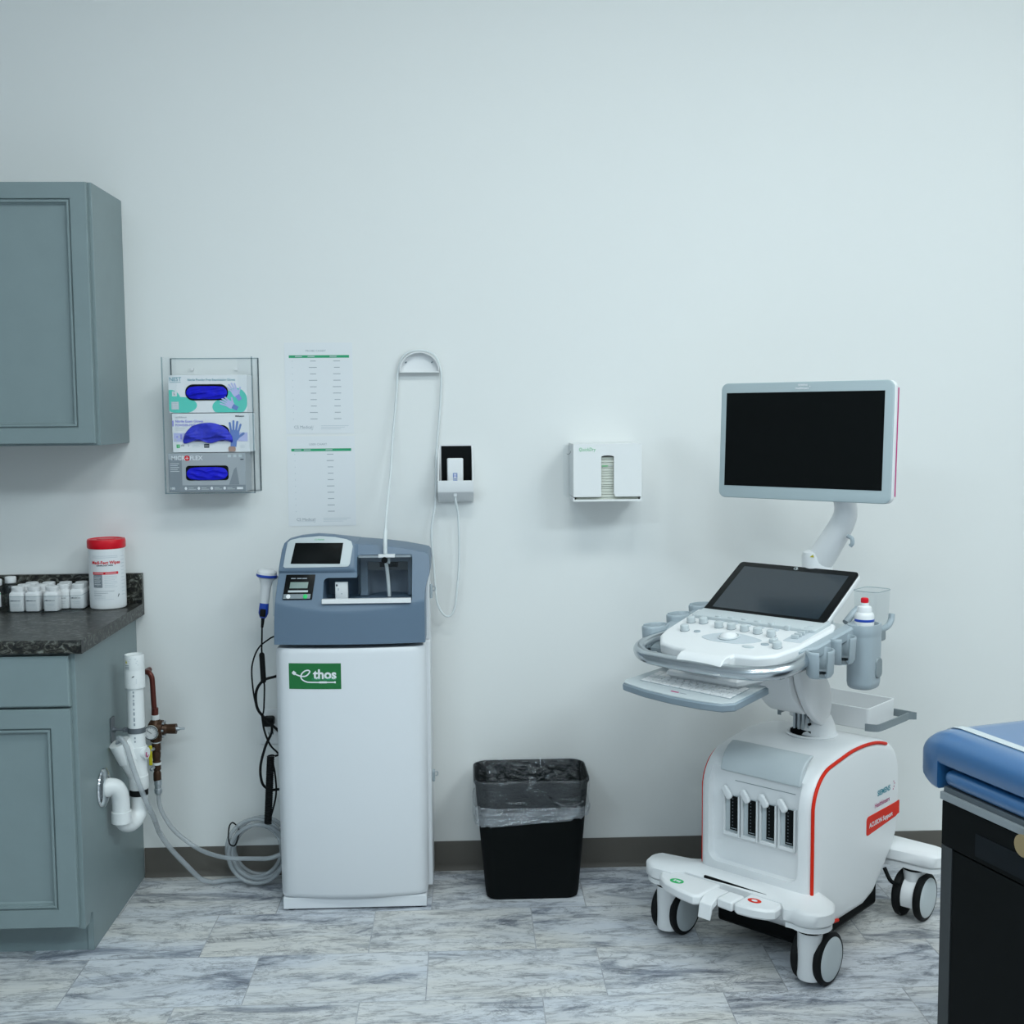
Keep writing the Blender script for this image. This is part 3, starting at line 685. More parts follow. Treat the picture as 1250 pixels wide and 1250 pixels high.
for k in range(2): b.rect(-.702, -.688, 1.4165 + .005 * k, 1.4178 + .005 * k, 'lgink', T, .0003)
hand(b, -.720, 1.452, .060, -.10, 'bluehand', Y - .0004, 'bluehand'); b.poly([(p[0], p[1], .0026) for p in rrect(.022, .016, .005, 4, -.7275, 1.412)], 'skin', T)
b.poly([(p[0], p[1], .0009) for p in rrect(.128, .050, .024, 6, -.798, 1.462)], 'blackg', T)
b.build('printed_face', c, world=True, fix=False)
glove_wad(t, -.800, 1.463, .142, .066, .026, 'glove2', Y - .0014, 11, True)
# bottom carton
x0, x1, z0, z1 = -.9265, -.688, 1.2785, 1.4005
t, c = glove_box(x0, x1, z0, z1, -.112, 'silver grey glove box at the bottom of the clear wall holder', 'silver')
Y2 = -.1125; T2 = front(0, Y2, 0); b = MB()
b.rect(x0 + .001, x1 - .001, 1.2795, 1.300, 'dsilver', T2, .0001); b.rect(x0 + .001, x0 + .042, 1.300, 1.3805, 'dsilver', T2, .0002)
b.poly([(x1 - .052, 1.301, .0002), (x1 - .020, 1.301, .0002), (x1 - .028, 1.356, .0002), (x1 - .036, 1.348, .0002)], 'dsilver', T2)
b.text('MICR', .0185, 'paper', front(-.917, Y2 - .0005, 1.3845), align='LEFT', bold=.0004); b.text('FLEX', .0185, 'paper', front(-.860, Y2 - .0005, 1.3845), align='LEFT', bold=.0004)
b.poly([(-.868 + .0085 * math.cos(i * PI / 12), 1.3845 + .0085 * math.sin(i * PI / 12), .0003) for i in range(24)], 'red', T2)
b.rect(-.8735, -.8625, 1.3837, 1.3853, 'paper', T2, .0006); b.rect(-.8688, -.8672, 1.379, 1.390, 'paper', T2, .0006)
for k in range(5): b.rect(x0 + .006, x0 + .034 - .005 * (k % 2), 1.367 - .006 * k, 1.3684 - .006 * k, 'paper', T2, .0005)
for k in range(3): b.rect(-.742 + .017 * k, -.732 + .017 * k, 1.386, 1.395, 'lgrey', T2, .0003)
b.rect(-.703, -.693, 1.378, 1.381, 'ink', T2, .0004); b.text('100', .010, 'paper', front(-.915, Y2 - .0005, 1.290), bold=.0003)
for k in range(4): b.rect(-.866 + .04 * k, -.842 + .04 * k, 1.2865, 1.288, 'lgrey', T2, .0004); b.rect(-.866 + .04 * k, -.850 + .04 * k, 1.2905, 1.292, 'lgrey', T2, .0004); b.poly([(-.874 + .04 * k + .004 * math.cos(a * PI / 5), 1.290 + .005 * math.sin(a * PI / 5), .0004) for a in range(10)], 'paper', T2)
b.rect(-.716, -.697, 1.286, 1.293, 'paper', T2, .0004)
b.poly([(p[0], p[1], .0009) for p in rrect(.132, .046, .010, 6, -.8065, 1.338)], 'blackg', T2)
b.build('printed_face', c, world=True, fix=False)
glove_wad(t, -.8065, 1.336, .127, .040, .010, 'glove', Y2 - .0012, 5)

# ------------------------------------------------------------------ two notices
def notice(x, z, title, rows, colx, lb, txtx):
    t = thing('paper_notice', lb, 'notice', (x + .108, 0, z - .290), group='printed charts taped to the wall')
    b = MB(); b.box(x, x + .217, -.0012, -.0002, z - .290, z, 'paper'); s = b.build('sheet', t, world=True)
    b = MB(); T = front(x, -.0014, z - .290)
    b.text(title, .0090, 'gink', T @ TR(.100, .264, 0), sx=1.1)
    b.rect(.014, .206, .242, .2505, 'gbar', T)
    for cx in colx: b.rect(cx - .011, cx + .011, .2452, .2477, 'lgink', T, .0004)
    for k in range(rows):
        zz = .232 - .0205 * k
        b.rect(.024, .026, zz - .0015, zz + .0015, 'lgink', T)
        for j, cx in enumerate(txtx):
            w = random.uniform(.010, .016); b.rect(cx - w, cx + w * .7, zz - .0010, zz + .0010, 'gink', T)
    b.text('CS Medical', .013, 'gink', T @ TR(.055, .021, 0)); b.rect(.030, .080, .0145, .0155, 'lgink', T)
    b.tube([(.080, .015, .0003), (.084, .012, .0003), (.088, .026, .0003)], .0006, 'lgink', n=4, T=T)
    for k in range(3): b.rect(.112, .200 - .012 * k, .0245 - .005 * k, .0258 - .005 * k, 'lgink', T)
    b.build('printing', s, world=True, fix=False); 
    return t
notice(-.5755, 1.7455, 'PROBE CHART', 10, (.045, .085, .155), 'upper white chart with pale green header bar on the wall', (.092, .168))
notice(-.5745, 1.4470, 'USER CHART', 10, (.035, .065, .135), 'lower white chart with dark green header bar on the wall', (.140,))

# ------------------------------------------------------------------ probe hook, cable and holder
t = thing('cable_hook', 'white half round wall hook carrying the probe cable', 'hook', (-.1445, 0, 1.648))
b = MB(); hp = [(-.2085 , 1.650)] + [(-.1445 + .064 * math.cos(PI - i * PI / 16), 1.654 + .060 * math.sin(PI - i * PI / 16)) for i in range(17)] + [(-.0805, 1.650)]
b.prism(hp, .0005, .003, 'white', front(0, 0, 0)); b.build('plate', t, world=True)
b = MB()
a1 = [(-.1445 + .064 * math.cos(i * PI / 16), 1.654 + .060 * math.sin(i * PI / 16)) for i in range(17)]; a2 = [(-.1445 + .061 * math.cos(i * PI / 16), 1.654 + .057 * math.sin(i * PI / 16)) for i in range(16, -1, -1)]
b.prism(a1 + a2, .003, .026, 'white', front(0, 0, 0)); b.box(-.2085, -.0805, -.026, -.001, 1.648, 1.651, 'white'); b.build('shelf_rim', t, world=True)
for x in (-.188, -.104):
    b = MB(); b.cyl((x, -.003, 1.681), (x, -.006, 1.681), .0035, m='steel', n=12); b.rect(-.0035, .0035, -.0008, .0008, 'ink', front(x, -.0063, 1.681) @ Matrix.Rotation(.6, 4, 'Z')); b.build('screw', t, world=True)
t = thing('probe_cable', 'pale probe cable looped over the wall hook with a white connector in the holder', 'cable', (-.03, -.06, .85))
b = MB()
b.tube([(-.0335, -.066, 1.262), (-.033, -.064, 1.235), (-.026, -.050, 1.19), (-.024, -.045, 1.10), (-.026, -.045, 1.02), (-.033, -.048, .95), (-.040, -.05, .895), (-.054, -.05, .866), (-.075, -.05, .868), (-.096, -.05, .905), (-.103, -.046, .97), (-.107, -.040, 1.03), (-.112, -.036, 1.09), (-.112, -.034, 1.15), (-.101, -.030, 1.22), (-.096, -.024, 1.30), (-.093, -.018, 1.40), (-.082, -.014, 1.52), (-.0765, -.014, 1.60), (-.0775, -.014, 1.66), (-.098, -.014, 1.705), (-.1445, -.014, 1.7185), (-.191, -.014, 1.705), (-.2125, -.014, 1.655), (-.219, -.020, 1.58), (-.232, -.04, 1.44), (-.238, -.10, 1.32), (-.244, -.19, 1.23), (-.247, -.245, 1.16)], .0036, 'probe', n=10)
b.tube([(-.2465, -.240, 1.166), (-.247, -.258, 1.13), (-.247, -.259, 1.096)], .0062, 'probe', n=12); b.tube([(-.247, -.259, 1.100), (-.2465, -.245, 1.072), (-.243, -.222, 1.02), (-.240, -.212, .957)], .0056, 'probe', n=12)
b.build('cable', t, world=True)
b = MB(); b.rbox(-.0595, -.0080, -.056, -.030, 1.264, 1.374, 'white', .006, .004); b.rbox(-.0405, -.0285, -.074, -.056, 1.252, 1.290, 'white', .003, .002)
b.rect(-.041, -.038, 1.3115, 1.324, 'bluehand', front(0, -.0565, 0)); b.rect(-.030, -.027, 1.3115, 1.324, 'bluehand', front(0, -.0565, 0)); b.rect(-.037, -.031, 1.314, 1.3215, 'lav', front(0, -.0565, 0)); b.rect(-.041, -.027, 1.3075, 1.3095, 'bluehand', front(0, -.0565, 0)); b.rect(-.041, -.027, 1.3025, 1.3055, 'bluehand', front(0, -.0565, 0)); b.rect(-.041, -.027, 1.3245, 1.327, 'bluehand', front(0, -.0565, 0)); b.build('connector', t, world=True)
t = thing('connector_holder', 'white wall holder with black back panel for the probe connector', 'holder', (-.03, 0, 1.238))
b = MB(); b.box(-.0865, .0205, -.006, -.001, 1.255, 1.417, 'white'); b.loft([[(-.0895, y, z) for y, z in ((-.001, 1.231), (-.012, 1.231), (-.080, 1.266), (-.082, 1.269), (-.082, 1.304), (-.077, 1.304), (-.077, 1.273), (-.001, 1.262))], [(.0240, y, z) for y, z in ((-.001, 1.231), (-.012, 1.231), (-.080, 1.266), (-.082, 1.269), (-.082, 1.304), (-.077, 1.304), (-.077, 1.273), (-.001, 1.262))]], 'white')
for x in (-.0895, .0205): b.loft([[(x, -.001, 1.236), (x + .0035, -.001, 1.236), (x + .0035, -.001, 1.412), (x, -.001, 1.412)], [(x, -.078, 1.266), (x + .0035, -.078, 1.266), (x + .0035, -.082, 1.304), (x, -.082, 1.304)]], 'white')
b.build('tray', t, world=True)
b = MB(); b.box(-.0785, .0185, -.009, -.0065, 1.27, 1.412, 'blackg'); b.build('black_panel', t, world=True)

# ------------------------------------------------------------------ drying towel dispenser
t = thing('towel_dispenser', 'white wall box of drying towels with a slot in front', 'dispenser', (.443, 0, 1.242))
b = MB()
DX0, DX1, DZ0, DZ1, DY = .3355, .5505, 1.2525, 1.419, -.158
b.box(DX0, DX1, DY + .004, -.002, DZ1 - .004, DZ1, 'whitem'); b.box(DX1 - .004, DX1, DY + .004, -.002, DZ0, DZ1 - .004, 'whitem'); b.box(DX0, DX0 + .004, DY + .004, -.002, DZ0, DZ1 - .004, 'whitem')
b.box(DX0, DX1, -.004, -.002, DZ0, DZ1 - .004, 'whitem'); b.build('case', t, world=True, bevel=.001)
b = MB()
cover = [(DX0, DZ0), (.420, DZ0), (.4235, DZ0 + .004), (.4235, 1.378)] + [(.443 - .0195 * math.cos(i * PI / 6), 1.378 + .004 * math.sin(i * PI / 6)) for i in range(1, 6)] + [(.4625, 1.378), (.4625, DZ0 + .010), (.468, DZ0), (DX1, DZ0), (DX1, DZ1), (DX0, DZ1)]
b.prism(cover, -DY - .004, -DY, 'whitem', front(0, 0, 0)); cv = b.build('front_cover', t, world=True, bevel=.001)
b = MB(); b.text('QuickDry', .0150, 'gink2', front(.3785, DY - .0006, 1.401), shear=.2, sx=.78, space=1.12); b.build('lettering', cv, world=True, fix=False)
b = MB(); b.box(DX0 + .003, DX1 - .003, DY + .006, -.006, 1.2405, 1.2425, 'whitem'); b.box(DX0, DX1, DY - .001, DY + .005, 1.2385, 1.2445, 'whitem'); b.box(DX0, DX0 + .004, DY + .005, -.002, 1.2385, 1.2505, 'whitem'); b.box(DX1 - .004, DX1, DY + .005, -.002, 1.2385, 1.2505, 'whitem'); b.build('bottom_tray', t, world=True)
b = MB()
z = 1.2440; k = 0
while z < 1.372:
    h = random.uniform(.005, .011); b.box(.345, .541, DY + .010 + random.uniform(0, .004), -.012, z, z + h - .0010, 'cream'); z += h; k += 1
b.rect(.426, .445, 1.3475, 1.350, 'gink2', front(0, DY + .0095, 0)); b.rect(.447, .460, 1.3485, 1.350, 'lgink', front(0, DY + .0095, 0))
st = b.build('towel_stack', t, world=True)
b = MB(); b.box(.316, .3335, -.098, -.002, 1.250, 1.412, 'trayclear'); b.tube([(.3205, -.0985, 1.387), (.324, -.0985, 1.384), (.330, -.0985, 1.388), (.333, -.0985, 1.395)], .0006, 'ink', n=5); b.build('clear_side_pocket', t, world=True)

# ------------------------------------------------------------------ wall outlet with plug (behind the machine's left side)
t = thing('wall_outlet', 'white power outlet low on the wall left of the cleaning machine', 'outlet', (-.648, 0, .44))
b = MB(); b.rbox(-.6835, -.6125, .440, .558, .001, .006, 'white', .004, .002, T=Matrix(((1, 0, 0, 0), (0, 0, -1, 0), (0, 1, 0, 0), (0, 0, 0, 1)))); b.build('cover_plate', t, world=True)
for z in (.475, .523):
    b = MB(); T = front(-.648, -.0062, z); b.poly([(p[0], p[1], .001) for p in rrect(.034, .030, .012, 5)], 'whitem', T)
    for xx in (-.007, .007): b.rect(xx - .0012, xx + .0012, -.002, .007, 'ink', T, .0013)
    b.rect(-.002, .002, -.010, -.006, 'ink', T, .0013); b.build('socket', t, world=True, fix=False)
t = thing('power_cord', 'black power cord plugged into the wall outlet beside the cleaning machine', 'cord', (-.64, -.1, .3))
b = MB(); b.rbox(-.667, -.633, .508, .538, .0085, .048, 'rubber', .008, .006, T=Matrix(((1, 0, 0, 0), (0, 0, -1, 0), (0, 1, 0, 0), (0, 0, 0, 1)))); b.build('plug', t, world=True)
b = MB(); b.tube([(-.640, -.048, .523), (-.634, -.075, .50), (-.650, -.11, .46), (-.664, -.125, .40), (-.660, -.12, .345), (-.640, -.10, .318), (-.612, -.09, .315), (-.590, -.10, .315)], .0042, 'rubber', n=10); b.build('cable', t, world=True)
t = thing('coiled_cable', 'black coiled cable hanging down the left side of the cleaning machine', 'cable', (-.63, -.14, .22))
b = MB(); n = 34 * 12
b.tube([(-.624 - .014 * (i / n) + .0095 * math.cos(i * 2 * PI / 12) , -.165 + .0095 * math.sin(i * 2 * PI / 12), .448 - .218 * i / n) for i in range(n + 1)], .0030, 'rubber', n=6, sm=False); b.build('coil', t, world=True)
b = MB(); b.tube([(-.600, -.155, .700), (-.606, -.165, .700), (-.640, -.175, .690), (-.662, -.175, .655), (-.660, -.17, .60), (-.628, -.16, .555), (-.598, -.15, .52), (-.592, -.15, .50)], .0044, 'rubber', n=10)
b.tube([(-.648, -.17, .585), (-.642, -.165, .53), (-.626, -.16, .482), (-.606, -.158, .458), (-.600, -.162, .450), (-.612, -.165, .446)], .0032, 'rubber', n=8)
b.tube([(-.638, -.165, .232), (-.626, -.160, .26), (-.612, -.155, .32), (-.614, -.15, .38), (-.622, -.15, .43)], .0030, 'rubber', n=8); b.build('lead', t, world=True)

# ------------------------------------------------------------------ the white cleaning machine
EX0, EX1, EC = -.580, -.129, -.3545
HW = (EX1 - EX0) / 2
t = thing('cleaning_machine', 'white floor standing probe cleaning machine with blue grey top and green badge', 'medical machine', (EC, -.18, 0))
b = MB()
def fy(x): return -.303 - .022 * (1 - min(1, ((x - EC) / HW) ** 2))
def panel_loop(z, ins=0, dx=0):
    pts = []; n = 18
    for i in range(n + 1):
        x = EX0 + ins + (EX1 - EX0 - 2 * ins) * i / n; u = abs((x - EC) / HW); pts.append((x, fy(x) + ins + .018 * max(0, u - .94) / .06, z))
    return pts + [(EX1 - ins, -.200, z), (EX0 + ins, -.200, z)]
b.loft([panel_loop(z, i) for z, i in ((.040, .020), (.042, .012), (.048, .005), (.060, .0015), (.40, .0), (.800, 0), (.812, .002), (.817, .006))], 'powder'); fp = b.build('front_panel', t, world=True, angle=50)
b = MB(); b.box(EX0 + .004, -.118, -.200, -.045, .030, .815, 'powder'); b.box(-.134, -.118, -.185, -.045, .815, 1.055, 'powder'); b.build('rear_cabinet', t, world=True, bevel=.004)
b = MB(); b.loft([[(x, y, z) for x, y in ((-.574, -.302), (-.135, -.302), (-.135, -.06), (-.574, -.06))] for z in (.006, .041)], 'powder'); b.build('plinth', t, world=True, bevel=.002)
for x in (-.55, -.16):
    for y in (-.28, -.09):
        b = MB(); b.cyl((x, y, 0), (x, y, .008), .014, m='rubber', n=14); b.build('foot', t, world=True)
# green badge
b = MB(); fb = lambda p, d: Vector((p.x, fy(p.x) - d, p.y))
n = 8
for i in range(n):
    xa, xb = -.5385 + .1575 * i / n, -.5385 + .1575 * (i + 1) / n
    b.poly([Vector((xa, .695)), Vector((xb, .695)), Vector((xb, .7735)), Vector((xa, .7735))], 'green', f=lambda p: fb(p, .0008))
b.text('thos', .040, 'paper', TR(), f=lambda p: fb(p + Vector((-.4295, .739, 0)), .0016), bold=.0014, sx=.98)
b.text('CLEAN · COMPACT', .0085, 'gbar', TR(), f=lambda p: fb(p + Vector((-.432, .725, 0)), .0016), bold=.0002)
def ribbon(pts, r):
    P = spline([(x, z, 0) for x, z in pts], 6); L = [[], []]
    for i, p in enumerate(P):
        tt = (P[min(i + 1, len(P) - 1)] - P[max(i - 1, 0)]).normalized(); nn = Vector((-tt.y, tt.x, 0)); rr = r if not isinstance(r, tuple) else r[0] + (r[1] - r[0]) * i / (len(P) - 1)
        L[0].append(p + nn * rr); L[1].append(p - nn * rr)
    for i in range(len(P) - 1): b.poly([L[0][i], L[0][i + 1], L[1][i + 1], L[1][i]], 'paper', f=lambda p: fb(p, .0018))
ribbon([(-.524, .7445), (-.516, .739), (-.500, .734), (-.486, .7355), (-.477, .744), (-.475, .7495), (-.480, .7525), (-.490, .750), (-.499, .742), (-.502, .732), (-.498, .724), (-.486, .7175), (-.470, .716), (-.398, .716)], .0020)
ribbon([(-.527, .7475), (-.519, .7405)], .0050); ribbon([(-.447, .716), (-.424, .716)], .0030); ribbon([(-.402, .716), (-.397, .716)], .0030)
b.build('badge', fp, world=True, fix=False)

# blue-grey head: outline in front view, sloping face, deep bowl on the right
def Yh(x, z):
    u = (x - EC) / HW; c = .928 + .030 * u * u
    f = -.309 - .018 * (1 - u * u)
    def sm(t): t = max(0.0, min(1.0, t)); return t * t * (3 - 2 * t)
    pod = .013 * sm((-.330 - x) / .014) * sm((z - 1.040) / .012)
    if z < c: return f
    return f + (z - c) * (.44 + .05 * u * u) - pod
out = [(-.582, .829), (-.580, .90), (-.5755, .97), (-.567, 1.06), (-.5605, 1.108), (-.554, 1.128), (-.540, 1.1395), (-.505, 1.1485), (-.453, 1.1535), (-.405, 1.150), (-.370, 1.1425), (-.350, 1.134), (-.337, 1.1245), (-.30, 1.1215), (-.25, 1.1165), (-.19, 1.1085), (-.135, 1.0975), (-.121, 1.094), (-.114, 1.086), (-.1125, 1.072), (-.114, 1.03), (-.122, 1.005), (-.1275, .98), (-.1275, .90), (-.128, .829)]
b = MB(); bm = b.bm
f = bm.faces.new([bm.verts.new((x, 0, z)) for x, z in out]); b.mi('house')
for i in range(1, 56):
    x = EX0 + (EX1 - EX0) * i / 56; bmesh.ops.bisect_plane(bm, geom=bm.verts[:] + bm.edges[:] + bm.faces[:], plane_co=(x, 0, 0), plane_no=(1, 0, 0))
for i in range(1, 46):
    z = .829 + .3245 * i / 46; bmesh.ops.bisect_plane(bm, geom=bm.verts[:] + bm.edges[:] + bm.faces[:], plane_co=(0, 0, z), plane_no=(0, 0, 1))
bnd = [e for e in bm.edges if e.is_boundary]
ex = bmesh.ops.extrude_edge_only(bm, edges=bnd)
nv = [g for g in ex['geom'] if isinstance(g, bmesh.types.BMVert)]; nvs = set(nv)
nv2 = bmesh.ops.extrude_edge_only(bm, edges=[g for g in ex['geom'] if isinstance(g, bmesh.types.BMEdge) and g.verts[0] in nvs and g.verts[1] in nvs])
ring2 = [g for g in nv2['geom'] if isinstance(g, bmesh.types.BMVert)]; r2 = set(ring2)
cx, cz = EC, .98
bv = set(v for e in bnd for v in e.verts if v not in nvs)
for v in bm.verts:
    x, z = v.co.x, v.co.z
    if v in r2: v.co.y = -.055 if x > -.342 or z < 1.03 else min(-.055, Yh(x, z) + .045)
    elif v in nvs: v.co.y = Yh(x, z) + .005
    elif v in bv:
        d = Vector((cx - x, cz - z)); d = d.normalized() * .0015; v.co.y = Yh(x, z); v.co.x += d.x; v.co.z += d.y
    else: v.co.y = Yh(x, z)
bmesh.ops.contextual_create(bm, geom=[e for e in bm.edges if e.is_boundary])
for fc in bm.faces: fc.smooth = True
bmesh.ops.triangulate(bm, faces=[fc for fc in bm.faces if len(fc.verts) > 4])
hd = b.build('head_housing', t, world=True, angle=40)
c = MB(); c.rbox(-.332, -.166, .9535, 1.091, .098, .50, 'house_in', .010, .001, T=front(0, 0, 0)); c.mats and None
bmesh.ops.transform(c.bm, matrix=ROOTM[t.name].inverted(), verts=c.bm.verts); cut(hd, c)
c = MB(); c.rbox(-.432, -.30, .9535, 1.026, .150, .50, 'house_in', .014, .001, T=front(0, 0, 0))
bmesh.ops.transform(c.bm, matrix=ROOTM[t.name].inverted(), verts=c.bm.verts); cut(hd, c)
def surf(b, poly, m, d0, d1, dome=0):
    """low plate lying on the sloping face: poly is (x, z); thickness from d0 to d1 in front of it"""
    lo = [(x, Yh(x, z) - d0, z) for x, z in poly]; hi = [(x, Yh(x, z) - d1, z) for x, z in poly]
    q = inset(poly, .0012); hi2 = [(x, Yh(x, z) - d1 - .0006, z) for x, z in q]
    b.loft([lo, hi, hi2], m)
bez = [(-.553, 1.062), (-.548, 1.10), (-.5425, 1.131), (-.534, 1.138), (-.505, 1.1445), (-.445, 1.1490), (-.40, 1.146), (-.364, 1.139), (-.350, 1.133), (-.345, 1.118), (-.3525, 1.068), (-.357, 1.061), (-.364, 1.0595), (-.548, 1.0575)]
b = MB(); surf(b, bez[::-1], 'lgrey', 0, .003); bz = b.build('screen_bezel', t, world=True)
b = MB(); surf(b, [(-.531, 1.0695), (-.382, 1.0685), (-.3735, 1.1290), (-.519, 1.1295)], 'screen', .003, .0042); sc_ = b.build('display', bz, world=True)
b = MB(); b.text('CS Medical', .0065, 'gink2', TR(-.447, Yh(-.447, 1.139) - .0042, 1.139, rx=PI / 2 - math.atan(.44)), shear=.2); b.build('lettering', bz, world=True, fix=False)
b = MB(); surf(b, [(-.553, .966), (-.465, .966), (-.4565, 1.0365), (-.544, 1.0365)], 'blackg', 0, .004); pr = b.build('label_printer', t, world=True)
b = MB(); surf(b, [(-.533, .998), (-.479, .998), (-.4765, 1.0155), (-.5305, 1.0155)], 'lcd', .004, .0052)
for k in range(5): surf(b, [(-.527 + .010 * k, 1.000), (-.5245 + .010 * k, 1.000), (-.5235 + .010 * k, 1.0125), (-.526 + .010 * k, 1.0125)], 'mgrey', .0052, .0054)
b.build('lcd_window', pr, world=True)
b = MB(); surf(b, [(-.537, .9865), (-.4775, .9865), (-.4770, .992), (-.5365, .992)], 'lgrey', .004, .0055); b.build('paper_slot', pr, world=True)
b = MB(); surf(b, [(-.551, .9685), (-.470, .9685), (-.4685, .9815), (-.5495, .9815)], 'mgrey', .004, .005); surf(b, [(-.5355 + .0065 * math.cos(-i * PI / 8), .975 + .0062 * math.sin(-i * PI / 8)) for i in range(16)], 'white', .005, .007); b.build('button_strip', pr, world=True)
b = MB(); surf(b, [(-.4845 + .0065 * math.cos(-i * PI / 8), .975 + .0062 * math.sin(-i * PI / 8)) for i in range(16)], 'ledg', .005, .007); b.build('button', pr, world=True)
b = MB(); [b.rect(-.007, .007, -.0014, .0014, 'gink', TR(x, Yh(x, 1.026) - .0055, 1.026, rx=PI / 2 - math.atan(.44))) for x in (-.522, -.504, -.488)]; b.build('lettering', pr, world=True, fix=False)
# white sill, basin, hatch door
b = MB(); b.loft([[(x, y, z) for y, z in ((Yh(-.30, .952) + .006, .9535), (Yh(-.30, .952) - .010, .9535), (Yh(-.30, .952) - .011, .955), (Yh(-.30, .952) - .010, .9675), (Yh(-.30, .952) + .006, .9675))] for x in (-.434, -.1685)], 'white'); b.build('sill', t, world=True, bevel=.001)
b = MB()
L = []
for z in (.9665, 1.045): L.append([(-.245 + .062 * math.cos(PI - i * PI / 14), -.185 + .080 * math.sin(PI - i * PI / 14), z - .012) for i in range(15)])
b.loft(L, 'basin', c0=False, c1=False, wrap=False); b.box(-.307, -.183, -.178, -.10, 1.034, 1.060, 'dgrey')
b.build('basin', t, world=True, angle=60, fix=False)
b = MB(); b.box(-.331, -.307, -.190, -.178, .9555, 1.066, 'house_in'); b.box(-.183, -.167, -.190, -.178, .9555, 1.066, 'house_in'); b.box(-.331, -.167, -.190, -.178, 1.061, 1.089, 'house_in')
b.build('basin_surround', t, world=True, bevel=.002)
b = MB(); b.box(-.329, -.168, -.260, -.246, 1.083, 1.090, 'alum'); b.box(-.329, -.3265, -.262, -.20, .968, 1.09, 'clearedge'); b.box(-.1705, -.168, -.262, -.20, .968, 1.09, 'clearedge'); b.box(-.3265, -.1705, -.2475, -.2455, .968, 1.083, 'clear'); b.build('hatch_door', t, world=True)
b = MB(); b.box(-.268, -.218, -.268, -.200, 1.0835, 1.093, 'white'); b.box(-.270, -.222, -.235, -.190, 1.089, 1.099, 'blackg'); b.cyl((-.249, -.256, 1.076), (-.249, -.272, 1.076), .0095, m='blackg', n=20); b.box(-.244, -.233, -.262, -.246, 1.064, 1.086, 'mgrey'); b.box(-.270, -.215, -.188, -.165, 1.044, 1.058, 'black'); b.build('cable_clamp', t, world=True, bevel=.001)
# side latches and hinge
for z, h in ((.965, .030), (.365, .022)):
    b = MB(); b.rbox(-.118, -.110, -.130, -.095, z - h, z + h * .4, 'pgrey', .003, .002); b.tube([(-.109, -.112, z + .006), (-.102, -.112, z + .004), (-.102, -.112, z - .006), (-.109, -.112, z - .008)], .002, 'steel', n=6); b.build('latch', t, world=True)
b = MB(); b.box(-.602, -.580, -.185, -.135, .895, 1.012, 'lgrey'); b.tube([(-.585, -.160, 1.005), (-.603, -.165, 1.020), (-.607, -.178, 1.017)], .007, 'pgrey', n=10); b.build('scanner_bracket', t, world=True, bevel=.003)
# small white card box standing in the niche
b = MB(); b.rbox(-.400, -.3615, -.268, -.252, .9545, 1.0105, 'white', .003, .002); b.rect(-.397, -.392, .998, 1.004, 'ink', front(0, -.2685, 0)); b.rect(-.392, -.388, .985, .9925, 'lgink', front(0, -.2685, 0)); b.rect(-.382, -.378, .974, .976, 'gink', front(0, -.2685, 0))
solo(b, 'test_strip_box', 'small white box standing in the niche of the blue grey machine top', 'box', (-.381, -.26, .9545))

# ------------------------------------------------------------------ barcode scanner hanging at the machine's left
t = thing('barcode_scanner', 'white and blue handheld scanner hanging on the left of the cleaning machine', 'scanner', (-.635, -.17, .89))
S = TR(-.6345, -.178, .889) @ Matrix.Rotation(.115, 4, 'Y')
b = MB(); b.loft([[(x, y, z) for x, y in rrect(w, d, min(w, d) * .45, 6)] for z, w, d in ((.045, .027, .024), (.062, .029, .026), (.10, .033, .030), (.118, .042, .042), (.130, .056, .054))], 'white', T=S)
b.loft([[(x, y - .003, z) for x, y in rrect(w, d, min(w, d) * .45, 6)] for z, w, d in ((.1375, .060, .058), (.146, .060, .058), (.152, .050, .048), (.154, .030, .03))], 'white', T=S); b.build('scanner_body', t, world=True)
b = MB(); b.loft([[(x, y - .002, z) for x, y in rrect(w, d, min(w, d) * .45, 6)] for z, w, d in ((.129, .058, .057), (.132, .064, .062), (.137, .064, .062), (.1385, .060, .058))], 'blueplastic', T=S); b.build('blue_ring', t, world=True)
b = MB(); b.loft([[(x, y, z) for x, y in rrect(w, d, min(w, d) * .42, 6)] for z, w, d in ((0, .016, .015), (.004, .022, .022), (.016, .030, .026), (.030, .029, .025), (.047, .0275, .0245))], 'blueplastic', T=S); b.build('blue_grip_end', t, world=True)
b = MB(); b.rbox(-.009, .009, -.0175, -.010, .006, .030, 'rubber', .004, .003, T=S); b.cyl((0, 0, -.030), (0, 0, .004), .004, .006, 'rubber', 12, T=S); b.build('strain_relief', t, world=True)
b = MB(); b.tube([(-.638, -.178, .862), (-.640, -.176, .82), (-.6415, -.175, .78), (-.640, -.172, .70), (-.637, -.170, .67), (-.641, -.168, .60), (-.645, -.168, .575), (-.642, -.165, .545)], .0026, 'rubber', n=8)
b.cyl((-.6415, -.175, .772), (-.6390, -.1725, .690), .0085, m='rubber', n=12); b.sphere((-.6415, -.175, .772), .0085, 'rubber', 12); b.sphere((-.6390, -.1725, .690), .0085, 'rubber', 12)
b.tube([(-.603, -.17, .829), (-.618, -.18, .822), (-.650, -.185, .795), (-.670, -.185, .745), (-.672, -.183, .69), (-.664, -.18, .62), (-.646, -.172, .575)], .0026, 'rubber', n=8); b.build('scanner_cable', t, world=True)

